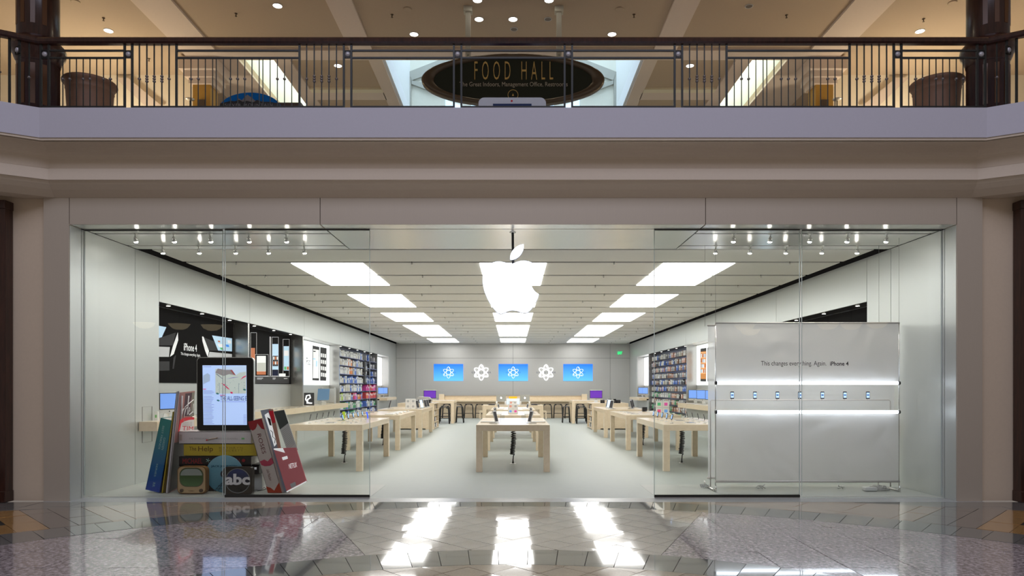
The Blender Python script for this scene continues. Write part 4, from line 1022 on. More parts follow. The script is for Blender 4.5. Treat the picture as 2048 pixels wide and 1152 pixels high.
# printer and screens on the cabinets
t = thing('printer', 'black and silver printer on the left cabinet', 'printer', (-3.5, 27.0, 1.01))
MB().m(black).prism([(-3.85, 27.0, 1.01), (-3.2, 27.0, 1.01), (-3.15, 27.0, 1.14), (-3.9, 27.0, 1.14)], (0, 0.4, 0)).build('body', t)
MB().m(silver).prism([(-3.8, 27.1, 1.14), (-3.15, 27.1, 1.14), (-3.25, 27.1, 1.24), (-3.65, 27.1, 1.26)], (0, 0.3, 0)).build('lid', t)
for s, sn in ((-1, 'left'), (1, 'right')):
    IP.put((s*(3.35), 28.15, 1.01), 'computer with purple screen on the %s product cabinet' % sn, 'purple screen computers')
    mb = MB().m(maple).box(-0.14, 0.14, 0, 0.2, 0, 0.32).build('wooden_block'); mb.location = (s*3.75 if s > 0 else -3.75, 36.72, 0.93)
    tag(mb, 'upright maple block at the %s end of the bar' % sn, 'block', 'maple blocks')
for i, (dx, w) in enumerate(((3.45, .16), (3.75, .12), (4.05, .18), (3.95, .1))):
    t = thing('camera', 'small black camera, %s from the left on the right product cabinet' % ORD[i], 'camera', (dx, 26.95+0.2*(i % 2), 1.01), 'cameras on the right cabinet')
    MB().m(black).box(dx-w/2, dx+w/2, 26.95+0.2*(i % 2), 27.05+0.2*(i % 2), 1.01, 1.13+0.04*(i % 2)).build('body', t)
    MB().m(gr).tube([(dx, 26.95+0.2*(i % 2), 1.07), (dx, 26.90+0.2*(i % 2), 1.07)], 0.04, 12).build('lens', t)
# ------------------------------------------------------------------ goods on the tables
def table_goods(side, i):
    xc, y = tabs[side, i]; nm = '%s table of the %s row' % (tn[i], side)
    for q in range(5):
        yy = y+0.5+0.46*q
        PH.put((xc-0.45, yy, TW), 'stand phone, %s from front, left line on the %s' % (ORD[q], nm), 'phones on the '+nm, -1.45)
        PH.put((xc+0.22, yy, TW), 'stand phone, %s from front, right line on the %s' % (ORD[q], nm), 'phones on the '+nm, 1.45)
        FP.put((xc+0.40, yy-0.1, TW), 'white flat phone, %s from front on the %s' % (ORD[q], nm), 'flat phones on the '+nm, 0.3)
        if q % 2 == 0: FT.put((xc-0.05, yy+0.1, TW), 'flat tablet, %s from front on the %s' % (ORD[q//2], nm), 'flat tablets on the '+nm)
for side in ('left', 'right'):
    table_goods(side, 0)
    xc, y = tabs[side, 1]
    for q in range(4):
        LM.put((xc+0.38, y+0.5+0.62*q, TW), 'flat silver notebook, %s from the front on the second table of the %s row' % (ORD[q], side), 'notebooks on the second %s table' % side, 1.57)
        FT.put((xc-0.4, y+0.5+0.62*q, TW), 'flat tablet, %s from the front on the second table of the %s row' % (ORD[q], side), 'tablets on the second %s table' % side, 1.57)
        o = MB().m(white).lathe([(0.03, 0), (0.03, 0.03), (0.012, 0.045)], (0, 0, 0), 12).build('round_puck'); o.location = (xc+0.60, y+0.35+0.62*q, TW)
        tag(o, 'white puck, %s from the front on the second table of the %s row' % (ORD[q], side), 'accessory', 'white pucks on the second %s table' % side)
icon_sign((-3.35, 22.9, TW), 'frosted stand with four grey cards on the third table of the left row', [5, 5, 5, 5], 0.34)
icon_sign((3.95, 18.5, TW), 'frosted stand with four coloured app cards on the second table of the right row', [0, 1, 2, 3], 0.36)
t = thing('icon_sign', 'small clear stand with green telephone icon on the nearest right table', 'sign', (3.98, 13.95, TW))
MB().m(frost).box(3.90, 4.05, 13.95, 13.97, TW, TW+0.19).build('panel', t, bevel=0.003); gi = MB().m(icons[0]).box(3.93, 4.02, 13.944, 13.95, TW+.075, TW+.165).build('icon', t)
MB().m(wh).tube([(3.95, 13.942, TW+.145), (3.953, 13.942, TW+.12), (3.975, 13.942, TW+.098), (4.0, 13.942, TW+.095)], [.007, .004, .004, .007], 6).build('handset_mark', gi)
t = thing('sign_card', 'small lime green card at the rear edge of the nearest left table', 'card', (-3.95, 16.2, TW))
MB().m(flat('lime', (0.45, 0.6, 0.05), 0.4, 0.2)).box(-3.95, -3.89, 16.2, 16.22, TW, TW+.16).build('card', t)
t = thing('handset', 'bright blue glowing handset at the rear of the nearest left table', 'phone', (-3.36, 16.2, TW))
MB().m(flat('vivid_blue', (0.03, 0.10, 0.95), 0.3, 1.0)).tube([(-3.36, 16.2, TW), (-3.365, 16.2, TW+.07), (-3.39, 16.2, TW+.15)], [.012, .014, .018], 8).build('body', t)
# leaning devices on third tables
def leaning(loc, rz, label, lit=False, grp=None, tall=0.28, wide=0.2):
    t = thing('standing_tablet', label, 'tablet', loc, grp); x, y, z = loc; a = math.radians(14)
    u = Vector((0, math.sin(a), math.cos(a))); w = Vector((0, -math.cos(a), math.sin(a)))
    t.location = O0
    o = Vector((0, 0, 0.02))
    b = MB().m(silver).prism([o+Vector((-wide/2, 0, 0)), o+Vector((wide/2, 0, 0)), o+Vector((wide/2, 0, 0))+u*tall, o+Vector((-wide/2, 0, 0))+u*tall], w*0.012).build('body', t)
    o = o + w*0.0122
    MB().m(flat('glow_blue', (0, 0, 0)) if lit else gr).prism([o+Vector((-wide/2+.015, 0, 0))+u*.02, o+Vector((wide/2-.015, 0, 0))+u*.02, o+Vector((wide/2-.015, 0, 0))+u*(tall-.02), o+Vector((-wide/2+.015, 0, 0))+u*(tall-.02)], w*0.001).build('screen', b)
    MB().m(acrylic).box(-wide/2, wide/2, -0.04, 0.12, 0.0, 0.015).build('stand', t)
    t.location = loc; t.rotation_euler = (0, 0, rz); return t
for k, (x, y, rz, lit) in enumerate(((-3.12, 23.0, 1.2, 0), (-3.05, 23.5, 1.2, 1), (-3.0, 24.1, 1.2, 0), (-4.1, 23.2, -1.2, 0), (-2.98, 24.6, 1.2, 0))):
    leaning((x, y, TW), rz, 'standing tablet, %s of five on the third table of the left row' % ORD[k], lit, 'standing tablets on the third left table')
for k, (x, y, rz, lit) in enumerate(((3.2, 22.9, -1.1, 0), (3.2, 23.5, -1.1, 1), (3.25, 24.1, -1.1, 0), (3.9, 22.9, 1.1, 0), (4.0, 23.5, 1.1, 0), (4.15, 24.1, 1.1, 0))):
    leaning((x, y, TW), rz, 'standing tablet, %s of six on the third table of the right row' % ORD[k], lit, 'standing tablets on the third right table')
for k, (x, s) in enumerate(((-0.33, -1), (0.33, 1))):
    xc, y = tabs['centre', 0]
    leaning((x, y+0.55, TW), -s*1.25, 'black standing tablet on clear stand at the %s of the nearest centre table' % ('left' if s < 0 else 'right'), 0, 'tablets on the nearest centre table', 0.24, 0.19)
    t = thing('info_card', 'clear upright info card beside the %s tablet on the nearest centre table' % ('left' if s < 0 else 'right'), 'card', (s*0.22, y+0.9, TW), 'clear cards')
    B(s*0.22-0.05, s*0.22+0.05, y+0.9, y+0.906, TW, TW+0.16, acrylic).build('panel', t)
    LM.put((s*0.5, y+1.0, TW), 'silver notebook lying flat at the %s edge of the nearest centre table' % ('left' if s < 0 else 'right'), 'notebooks on the nearest centre table')
for i in (1, 2):
    xc, y = tabs['centre', i]
    for q in range(3):
        for s, sn in ((-1, 'left'), (1, 'right')):
            LM.put((s*0.42, y+0.6+0.8*q, TW), 'silver notebook, %s from front, %s side of %s centre table' % (ORD[q], sn, tn[i]), 'notebooks on the %s centre table' % tn[i], 1.57)
            if q < 2: leaning((s*0.48, y+0.85+0.8*q, TW), -s*1.3, 'small grey device, %s from front, %s side of %s centre table' % (ORD[q], sn, tn[i]), 0, 'devices on the %s centre table' % tn[i], 0.14, 0.1)
for i, (x, w, c_) in enumerate(((4.62, .16, gr), (4.3, .14, black))):
    o = MB().m(c_).box(-w/2, w/2, 0, .12, 0, .13).build('speaker_box'); o.location = (x-0.4, 19.9+0.8*i, TW)
    tag(o, 'small %s speaker box on the second table of the right row' % ['charcoal', 'black'][i], 'speaker')
# ------------------------------------------------------------------ wall counter goods
IM.put((-6.42, 13.2, 1.05), 'desktop computer with blue screen at the near end of the left wall counter', 'desktop computers', 1.3)
IM.put((6.42, 25.0, 1.05), 'desktop computer with blue screen, farther of the pair on the right wall counter', 'desktop computers', -0.95)
IM.put((6.42, 23.9, 1.05), 'desktop computer with blue screen, nearer of the pair on the right wall counter', 'desktop computers', -0.95)
IM.put((6.42, 22.8, 1.05), 'desktop computer with blue screen beside the fabric screen edge on the right wall counter', 'desktop computers', -0.95)
for s, sn in ((-1, 'left'), (1, 'right')):
    for k, y in enumerate((34.2, 35.3)):
        IM.put((s*6.4, y, 1.12), 'desktop computer, %s one in the rearmost niche on the %s wall' % (['nearer', 'farther'][k], sn), 'desktop computers', -s*1.2)
    for k in range(8):
        FP.put((s*6.2, 17.4+0.5*k, 1.05), 'white flat device, %s from the front on the %s wall counter' % (ORD[k], sn), 'flat devices on the %s wall counter' % sn, 0.9)
t = thing('small_box', 'small white box with green mark at the near end of the left wall counter', 'box', (-6.3, 12.35, 1.05))
B(-6.33, -6.27, 12.35, 12.40, 1.05, 1.21, white).build('body', t); B(-6.315, -6.285, 12.345, 12.35, 1.10, 1.15, flat('leaf_green', (0.2, 0.5, 0.2))).build('print', t)
t = thing('monitor', 'tilted silver monitor beside the silver tower on the left wall counter', 'monitor', (-6.35, 23.3, 1.05))
mn = MB().m(silver).box(-0.02, 0.02, -0.32, 0.32, 0.10, 0.56).build('housing', t); mn.location = O0
t.rotation_euler = (0, math.radians(6), -0.5)
MB().m(flat('dim_blue', (0.12, 0.22, 0.36), 0.2, 0.25)).box(-6.33, -6.326, 23.3-0.27, 23.3+0.27, 1.20, 1.58).build('screen', mn)
MB().m(silver).box(-6.42, -6.28, 23.2, 23.4, 1.05, 1.16).build('foot', t)
t = thing('computer_tower', 'large silver computer tower on the left wall counter', 'computer', (-6.5, 24.7, 1.05))
B(-6.72, -6.25, 24.5, 24.72, 1.09, 1.58, silver).build('case', t)
for x in (-6.72, -6.27):
    B(x, x+.02, 24.5, 24.72, 1.05, 1.09, silver).build('foot', t); B(x, x+.02, 24.5, 24.72, 1.58, 1.61, silver).build('handle', t)
t = thing('glowing_display', 'tall dark display with white glowing figure on the left wall counter', 'display', (-6.45, 22.3, 1.05))
B(-6.66, -6.34, 22.3, 22.32, 1.05, 1.45, gr).build('panel', t)
mb = MB().m(atom_w); o = Vector((-6.5, 22.28, 1.12)); mb.tube([o+Vector(v) for v in ((.10, 0, 0), (-.02, 0, .01), (-.10, 0, .12), (-.07, 0, .24), (.03, 0, .26), (.05, 0, .17), (-.03, 0, .12), (-.06, 0, .0), (.06, 0, .0))], 0.02, 6); mb.build('glowing_loop', t)
# ================================================================== PRODUCT SHELVES
cols_ = {'white': (0.72, 0.72, 0.71), 'grey': (0.38, 0.38, 0.40), 'black': (0.03, 0.03, 0.035), 'cream': (0.6, 0.56, 0.48), 'blue': (0.10, 0.20, 0.62), 'orange': (0.75, 0.25, 0.04), 'lime': (0.45, 0.62, 0.06), 'pink': (0.70, 0.06, 0.35), 'red': (0.60, 0.05, 0.06), 'brown': (0.30, 0.16, 0.09), 'green': (0.06, 0.35, 0.15), 'salmon': (0.62, 0.34, 0.26)}
CM = {k: mat('carton_'+k, v, 0.4, 0, 0.12, 9) for k, v in cols_.items()}
shelf_m = mat('blue_grey_shelf', (0.16, 0.18, 0.34), 0.35)
sh = thing('shelf_bay', 'shelving bay filled with small boxes in the fourth niche on the left wall', 'shelf', (-6.6, 29.4, 0.3))
LZ = [0.42, 0.78, 1.12, 1.46, 1.79, 2.13, 2.46, 2.79]
for z in LZ:
    for a, b in ((25.9, 28.2), (28.25, 30.1), (30.7, 32.9)): B(-6.765, -6.42, a, b, z-0.022, z, shelf_m).build('shelf', sh)
for y in (28.22, 30.12, 30.68): B(-6.765, -6.70, y-0.012, y+0.012, 0.3, 3.1, shelf_m).build('upright', sh)
def carton(name, c, w, d, h, loc, label, grp, cat='box'):
    key = (name, c, round(w, 2), round(d, 2), round(h, 2))
    if key not in BM_:
        mb = MB().m(CM[c]).box(-d/2, d/2, -w/2, w/2, 0, h); mb.m(CM['white' if c != 'white' else 'grey']).box(d/2 if loc[0] < 0 else -d/2-0.001, (d/2+0.001) if loc[0] < 0 else -d/2, -w/2*.7, w/2*.7, h*.55, h*.85)
        me = bpy.data.meshes.new(name)
        for m_ in mb.mats: me.materials.append(m_)
        mb.bm.to_mesh(me); mb.bm.free(); BM_[key] = me
    o = bpy.data.objects.new(name, BM_[key]); COL.objects.link(o); o.location = loc; return tag(o, label, cat, grp)
rnd = random.Random(3)
for r, z in enumerate(LZ):
    y = 25.98; nb = 0
    while y < 32.8:
        w = rnd.choice((0.14, 0.18, 0.22)); h = rnd.choice((0.20, 0.24, 0.27))
        if (28.1 < y < 28.3) or (30.0 < y < 30.75): y += 0.1; continue
        far = y > 30.7
        pal = ['white', 'white', 'grey', 'cream', 'white', 'blue']
        if r == 6 and y < 28: pal = ['cream', 'orange', 'brown', 'white', 'cream']
        if r == 5 and y < 28: pal = ['cream', 'orange', 'white', 'grey']
        if r == 2: pal = ['lime', 'white', 'grey', 'cream'] if y < 28 else ['blue', 'white', 'pink', 'orange', 'red', 'red']
        if far and r == 3: pal = ['pink', 'pink', 'red']
        if far and r == 2: pal = ['red', 'orange', 'pink', 'red']
        if far and r > 3: pal = ['black', 'grey', 'blue']
        if r < 2: pal = ['blue', 'grey', 'white', 'green']
        c_ = rnd.choice(pal)
        if far and r > 3 and rnd.random() < 0.4: y += w+0.08; continue
        carton('product_box', c_, w, 0.2, h, (-6.56, y+w/2, z+0.0005), '%s product box, %s from the left on the %s shelf up of the left bay' % (c_, ORD[nb], ORD[r]), 'boxes on the %s left shelf' % ORD[r])
        y += w+rnd.choice((0.02, 0.05, 0.08)); nb += 1
for k, z in enumerate((1.75, 2.28)):
    t = thing('backpack', 'black backpack hanging in the left shelving bay, %s of two' % ['lower', 'upper'][k], 'bag', (-6.45, 30.4, z), 'hanging backpacks')
    MB().m(CM['black']).box(-6.70, -6.38, 30.18, 30.62, z, z+0.45).build('body', t, bevel=0.06)
    MB().m(CM['black']).tube([(-6.42, 30.3, z+.45), (-6.42, 30.4, z+.52), (-6.42, 30.5, z+.45)], 0.012, 6).build('handle', t)
    MB().m(CM['grey']).box(-6.379, -6.36, 30.25, 30.55, z+.08, z+.25).build('pocket', t)
pg = thing('hook_wall', 'hook wall crowded with hanging packages in the fourth niche on the right wall', 'shelf', (6.6, 29.4, 0.3))
RZ = [0.36+0.275*k for k in range(10)]
for z in RZ: B(6.70, 6.765, 25.9, 32.9, z+0.215, z+0.235, shelf_m).build('hook_rail', pg)
for r, z in enumerate(RZ):
    y = 25.98; nb = 0
    while y < 32.75:
        w = rnd.choice((0.12, 0.15, 0.2)); h = rnd.choice((0.16, 0.18, 0.20))
        pal = ['white', 'grey', 'salmon', 'grey', 'cream', 'blue', 'black', 'brown'] if r > 3 else ['grey', 'salmon', 'green', 'brown', 'cream', 'white', 'black']
        if y > 29: pal += ['white', 'cream', 'grey']
        c_ = rnd.choice(pal)
        carton('hanging_package', c_, w, 0.16, h, (6.60-0.03*(y > 30), y+w/2, z), '%s hanging package, %s from the right in the %s row up of the right bay' % (c_, ORD[nb], ORD[r]), 'packages in the %s right row' % ORD[r], 'package')
        y += w+rnd.choice((0.05, 0.08, 0.12, 0.2)); nb += 1
# ================================================================== REAR WALL SCREENS
def atom(mb, c, r, th, n=36):
    for k in range(3):
        a = math.pi/2 + k*math.pi/3; pts = []
        for i in range(n+1):
            t_ = 2*math.pi*i/n; u, v = r*math.cos(t_), r*0.36*math.sin(t_)
            pts.append(c+Vector((u*math.cos(a)-v*math.sin(a), 0, u*math.sin(a)+v*math.cos(a))))
        mb.tube(pts, th, 6)
    for a in (80, 205, 320):
        q = c+Vector((math.cos(math.radians(a)), 0, math.sin(math.radians(a))))*r*0.80
        mb.prism([q+Vector((math.cos(x)*th*2.2, -th, math.sin(x)*th*2.2)) for x in [i*math.pi/4 for i in range(8)]], (0, 2*th, 0))
blue_scr = gradient_mat('blue_screen_gradient', (0.09, 0.40, 0.90), (0.0, 0.13, 0.72), -0.46, 0.46, 0.3, 0.85)
lett = flat('atom_lettering', (0.06, 0.08, 0.14))
for i, (xp, kind) in enumerate(((897, 's'), (962.5, 'a'), (1026.5, 's'), (1092, 'a'), (1156, 's'))):
    c = W(xp, 745, 38.18)
    if kind == 's':
        t = thing('wall_screen', 'flat blue wall screen with white atom symbol, %s on the rear wall' % {0: 'left one', 2: 'centre one', 4: 'right one'}[i], 'screen', (c.x, 38.19, c.z), 'rear wall screens')
        MB().m(blue_scr).box(c.x-0.80, c.x+0.80, 38.17, 38.195, c.z-0.46, c.z+0.46).build('panel', t)
        mb = MB().m(flat('pure_white', (0.9, 0.9, 0.9), 0.4, 0.6)); atom(mb, Vector((c.x, 38.165, c.z)), 0.31, 0.012); mb.build('atom_symbol', t)
        MB().m(flat('screen_lettering', (0.02, 0.10, 0.4), 0.4, 0.4)).text('GENIUS BAR', (c.x-0.40, 38.166, c.z-0.04), XD, ZD, 0.80, 0.075, 0, 0, 1.5).build('lettering', t)
    else:
        t = thing('atom_sign', 'glowing white atom sign between the %s blue screens' % ('left and centre' if i == 1 else 'centre and right'), 'sign', (c.x, 38.19, c.z), 'glowing atom signs')
        mb = MB().m(atom_w); atom(mb, Vector((c.x, 38.17, c.z)), 0.42, 0.024); mb.build('atom_symbol', t)
        MB().m(lett).text('GENIUS BAR', (c.x-0.53, 38.19, c.z-0.045), XD, ZD, 1.06, 0.09, 0, 0, 1.5).build('lettering', t)
ex = W(1240, 706, 38.1)
t = thing('exit_sign', 'small green EXIT sign high on the right of the rear wall', 'sign', (ex.x, 38.1, ex.z))
MB().m(glass_rail).box(ex.x-0.15, ex.x+0.15, 38.1, 38.11, ex.z-0.1, ex.z+0.1).build('panel', t)
MB().m(flat('exit_green', (0.0, 0.75, 0.2), 0.4, 1.5)).text('EXIT', (ex.x-0.125, 38.095, ex.z-0.07), XD, ZD, 0.25, 0.15, 0.003, 0.03).build('lettering', t)
MB().m(chrome).box(ex.x-0.01, ex.x+0.01, 38.11, 38.2, ex.z+0.08, ex.z+0.1).build('bracket', t)
# ================================================================== GLOWING EMBLEM
YA = 10.5
def za(x, y): return W(780+x*.24414, 440+y*.24414, YA)
out = [(1000, 357), (1018, 350), (1040, 340), (1070, 332), (1100, 330), (1132, 334), (1160, 345), (1182, 361), (1198, 380), (1180, 398), (1163, 422), (1153, 450), (1149, 485), (1154, 520), (1166, 552), (1185, 580), (1204, 598), (1222, 608),
       (1214, 635), (1203, 660), (1190, 685), (1175, 708), (1158, 732), (1140, 750), (1122, 760), (1103, 763), (1082, 759), (1060, 752), (1032, 744), (1005, 741), (980, 744), (955, 752), (932, 763), (908, 770), (892, 767), (875, 756), (856, 736),
       (838, 712), (818, 682), (800, 650), (784, 615), (771, 580), (762, 540), (757, 500), (759, 465), (766, 435), (777, 407), (793, 382), (814, 361), (840, 346), (870, 338), (900, 337), (932, 343), (962, 352), (982, 358)]
leaf = [(983, 326), (983, 300), (989, 275), (1003, 250), (1022, 228), (1045, 211), (1070, 200), (1097, 195), (1097, 222), (1091, 248), (1078, 274), (1058, 298), (1035, 315), (1010, 325)]
em = thing('hanging_emblem', 'large glowing white bitten apple emblem hung from a black stem over the entrance', 'sign', (0, YA, 3.9))
rim_m = mat('emblem_rim', (0.50, 0.55, 0.66), 0.4)
for pts_, nm_, k_ in ((out, 'apple_body', 0.978), (leaf, 'leaf', 0.93)):
    b_ = MB().m(rim_m).prism([za(*p)+Vector((0, 0.012, 0)) for p in pts_], (0, 0.09, 0)).build(nm_, em)
    cx_ = (min(p[0] for p in pts_)+max(p[0] for p in pts_))/2; cy_ = (min(p[1] for p in pts_)+max(p[1] for p in pts_))/2
    MB().m(apple_w).prism([za(cx_+(p[0]-cx_)*k_, cy_+(p[1]-cy_)*k_) for p in pts_], (0, 0.0115, 0)).build('glowing_face', b_)
a, b = za(1005, 75), za(1008, 352); mb = MB().m(black); mb.tube([(a.x, YA+0.05, 3.975), (b.x, YA+0.05, b.z+0.0)], 0.02, 10); mb.build('stem', em)
MB().m(chrome).lathe([(0.05, 3.976), (0.05, 3.97), (0.02, 3.965)], (a.x, YA+0.05, 0), 16).build('ceiling_plate', em)
# ================================================================== WINDOW DISPLAY, RIGHT: FABRIC SCREEN
Yf, Yb = 10.95, 11.55
fab = fabric_mat('white_scrim_front', (0.86, 0.84, 0.82), 0.08); fab2 = fabric_mat('white_scrim_back', (0.82, 0.82, 0.83), 0.15)
fs = thing('fabric_screen', 'tall white fabric screen on a thin metal frame in the right window', 'screen', (4.6, 11.2, 0))
def cloth(p0, p1, Y, m_, name, par, amp=0.012, nx=70, ny=24, seed=0):
    mb = MB().m(m_); a, b = W(*p0, Y), W(*p1, Y); g = []
    r = random.Random(seed); ph = [(r.uniform(0, 6), r.uniform(1, 4), r.uniform(-1.6, 1.6), r.uniform(0.4, 1)) for _ in range(6)]
    for j in range(ny+1):
        row = []
        for i in range(nx+1):
            u, v = i/nx, j/ny; e = math.sin(math.pi*v)**0.5*(0.25+0.75*math.sin(math.pi*u)**0.4)
            d = sum(q[3]*math.sin(q[0]+q[1]*6*(u+q[2]*v*0.5)) for q in ph)/3
            row.append(mb.bm.verts.new((a.x+(b.x-a.x)*u, Y+amp*d*e, a.z+(b.z-a.z)*v)))
        g.append(row)
    for j in range(ny):
        for i in range(nx):
            f = mb.bm.faces.new([g[j][i], g[j][i+1], g[j+1][i+1], g[j+1][i]]); f.smooth = True
    return mb.build(name, par)
cloth((1432, 646), (1797, 765), Yf, fab, 'upper_fabric', fs, seed=1)
cloth((1432, 826), (1797, 964), Yf, fab, 'lower_fabric', fs, seed=2)
cloth((1416, 652), (1788, 955), Yb, fab2, 'rear_fabric', fs, 0.008, seed=3)
alu = mat('satin_rail', (0.66, 0.62, 0.60), 0.4, 0.3)
for x0, x1, y, Y, r in ((1430, 1799, 646, Yf, 0.014), (1430, 1799, 963, Yf, 0.018), (1414, 1790, 651, Yb, 0.013), (1414, 1790, 956, Yb, 0.013)):
    a, b = W(x0, y, Y), W(x1, y, Y); MB().m(alu).tube([a, b], r, 10).build('cross_rail', fs)
for x in (1431, 1798):
    a, b = W(x, 646, Yf), W(x, 985, Yf); MB().m(chrome).tube([a, (b.x, Yf, 0.02)], 0.008, 8).build('upright', fs)
    xb = W(x, 0, Yf).x
    MB().m(chrome).tube([(xb, Yf-0.02, 0.02), (xb, Yb+0.02, 0.02)], 0.016, 8).build('foot', fs)
    for Y in (Yf-0.02, Yb+0.02): MB().m(chrome).tube([(xb, Y, 0.0), (xb, Y, 0.10)], 0.012, 8).build('foot_cap', fs)
    MB().m(mat('thin_wire', (0.3, 0.3, 0.3), 0.4)).tube([(xb, Yf, a.z), (xb+0.0, Yf, 3.975)], 0.0025, 5).build('suspension_wire', fs)
    MB().m(MATS['thin_wire']).tube([(xb, Yb, a.z), (xb, Yb, 3.975)], 0.0025, 5).build('suspension_wire', fs)
fr = W(1421, 800, Yb-0.2), W(1781, 800, Yb-0.2)
MB().m(alu).tube([(fr[0].x, Yb-.2, 0.03), (fr[0].x, Yb-.2, fr[0].z-.02), (fr[0].x+.02, Yb-.2, fr[0].z), (fr[1].x-.02, Yb-.2, fr[1].z), (fr[1].x, Yb-.2, fr[1].z-.02), (fr[1].x, Yb-.2, 0.03)], 0.009, 8).build('inner_frame', fs)
a, b = W(1522, 731, Yf-0.03), W(1656, 731, Yf-0.03)
MB().m(flat('ink', (0.04, 0.03, 0.035))).text('This changes everything. Again.', W(1522, 734, Yf-0.05), XD, ZD, (1652-1522)*Yf/F, 12*Yf/F, 0.0, 0.0).build('lettering', fs)
MB().m(flat('ink', (0, 0, 0))).text('iPhone 4', W(1660, 731.5, Yf-0.05), XD, ZD, 37*Yf/F, 8.5*Yf/F, 0.0, 0.02).build('lettering', fs)
for i, y in enumerate((766, 824)):
    t = thing('tube_lamp', 'long horizontal fluorescent tube, %s of the two on the fabric screen' % ['upper', 'lower'][i], 'lamp', W(1615, y, Yf-0.06), 'fluorescent tubes')
    a, b = W(1434, y, Yf-0.06), W(1796, y, Yf-0.06)
    MB().m(tube_w).tube([a, b], 0.024, 12).build('glass_tube', t)
    for p, s in ((a, -1), (b, 1)): MB().m(gr).tube([p, p+Vector((s*0.03, 0, 0))], 0.028, 12).build('end_cap', t)
for i, x in enumerate((1464.5, 1510, 1555, 1600, 1645, 1690, 1736)):
    c = W(x, 790.5, Yf+0.1); t = thing('hanging_phone', 'black phone with lit screen, %s from the left between the fluorescent tubes' % ORD[i], 'phone', c, 'phones in the fabric screen')
    w, h = 0.029, 0.058; mb = MB().m(black); r = 0.009; pts = []
    for cx_, cz_, a0 in ((w-r, h-r, 0), (-w+r, h-r, 1), (-w+r, -h+r, 2), (w-r, -h+r, 3)):
        for k in range(4): an = (a0+k/3)*math.pi/2; pts.append(c+Vector((cx_+r*math.cos(an), 0, cz_+r*math.sin(an))))
    bd = mb.prism(pts, (0, 0.009, 0)).build('phone_body', t)
    MB().m(flat('phone_lit', (0.55, 0.72, 0.95), 0.2, 0.7)).prism([c+Vector(v) for v in ((-.024, -.0006, -.04), (.024, -.0006, -.04), (.024, -.0006, .042), (-.024, -.0006, .042))], (0, -0.0006, 0)).build('screen', bd)
    MB().m(flat('dialog_blue', (0.05, 0.15, 0.4), 0.3, 0.4)).prism([c+Vector(v) for v in ((-.017, -.0013, -.008), (.017, -.0013, -.008), (.017, -.0013, .014), (-.017, -.0013, .014))], (0, -0.0005, 0)).build('dialog', bd)
    MB().m(MATS['thin_wire']).tube([c+Vector((0, .012, -.05)), c+Vector((0, .03, -(c.z-fr[0].z)))], 0.003, 5).build('holder', t)
def cable_heap(c, n, r, seed, label):
    rr = random.Random(seed); pts = []; a = 0
    for i in range(n):
        a += rr.uniform(0.5, 1.1); pts.append((c[0]+r*math.cos(a)*rr.uniform(.4, 1), c[1]+0.4*r*math.sin(a)*rr.uniform(.4, 1), 0.012+abs(math.sin(i*0.7))*rr.uniform(0.02, 0.075)))
    o = MB().m(mat('white_cable', (0.62, 0.62, 0.62), 0.4)).tube(pts, 0.006, 6).build('white_cable', loc=(c[0], c[1], 0.01)); tag(o, label, 'cable', 'white cables on the display floor')
cable_heap((5.78, 11.1), 90, 0.20, 1, 'large heap of white cable at the right foot of the fabric screen')
cable_heap((3.10, 11.35), 34, 0.08, 2, 'small coil of white cable at the left foot of the fabric screen')
cable_heap((3.95, 11.2), 16, 0.09, 3, 'short loose white cable under the fabric screen, left')
cable_heap((5.25, 11.2), 12, 0.09, 4, 'short loose white cable under the fabric screen, right')
t = thing('power_adapter', 'white power adapter beside the large cable heap', 'adapter', (5.62, 11.0, 0.008)); MB().m(white).box(5.53, 5.72, 10.98, 11.10, 0.009, 0.065).build('body', t, bevel=0.01)
# ================================================================== WINDOW DISPLAY, LEFT: GIANT BOOKS
K = 10.75/F; ZF = 0.009
def zd(x, y): return (280+x*.17578, 820+y*.17578)      # close-up coordinates
def spine_book(name, label, quad, depth, Y, m_, pages=None, cat='book'):
    """upright book seen spine-on; quad = TL, TR, BR, BL photo points at depth Y"""
    P = [W(*q, Y) for q in quad]
    lo = min(p.z for p in P); P = [p + Vector((0, 0, ZF+0.001-lo)) for p in P]
    c = (P[0]+P[1]+P[2]+P[3])/4
    t = thing(name, label, cat, (c.x, Y, ZF))
    cov = MB().m(m_).prism(P, (0, 0.012, 0)); n = (P[1]-P[0]).normalized()*0.006
    cov.prism([P[0], P[0]+n, P[3]+n, P[3]], (0, depth, 0)); cov.prism([P[1]-n, P[1], P[2], P[2]-n], (0, depth, 0)); cov.build('cover', t)
    d = (P[3]-P[0]).normalized()*0.008
    MB().m(pages or paper).prism([P[0]+n+d+Vector((0, .012, 0)), P[1]-n+d+Vector((0, .012, 0)), P[2]-n-d+Vector((0, .012, 0)), P[3]+n-d+Vector((0, .012, 0))], (0, depth-0.022, 0)).build('page_block', t)
    return t, P
def on_quad(P, u, v): # u right, v down, 0..1
    return (P[0]*(1-u)+P[1]*u)*(1-v) + (P[3]*(1-u)+P[2]*u)*v
def down_text(mb, s, P, u0, u1, v0, v1, rev=False):
    """lettering running along the spine"""
    a = on_quad(P, u1, v0); b = on_quad(P, u1, v1); c = on_quad(P, u0, v0)
    xd = (b-a); zd_ = (a-c)
    off = Vector((0, -0.0015, 0)); mb.text(s, c+off, xd, zd_, xd.length, zd_.length)
teal = gradient_mat('teal_blue_gradient', (0.01, 0.05, 0.35), (0.03, 0.24, 0.22), 0.05, 1.0, 0.35)
t, P = spine_book('giant_book', 'giant teal to blue book leaning at the far left of the book display', [zd(*q) for q in ((235, 108), (368, 142), (225, 962), (62, 925))], 0.40, 10.80, teal)
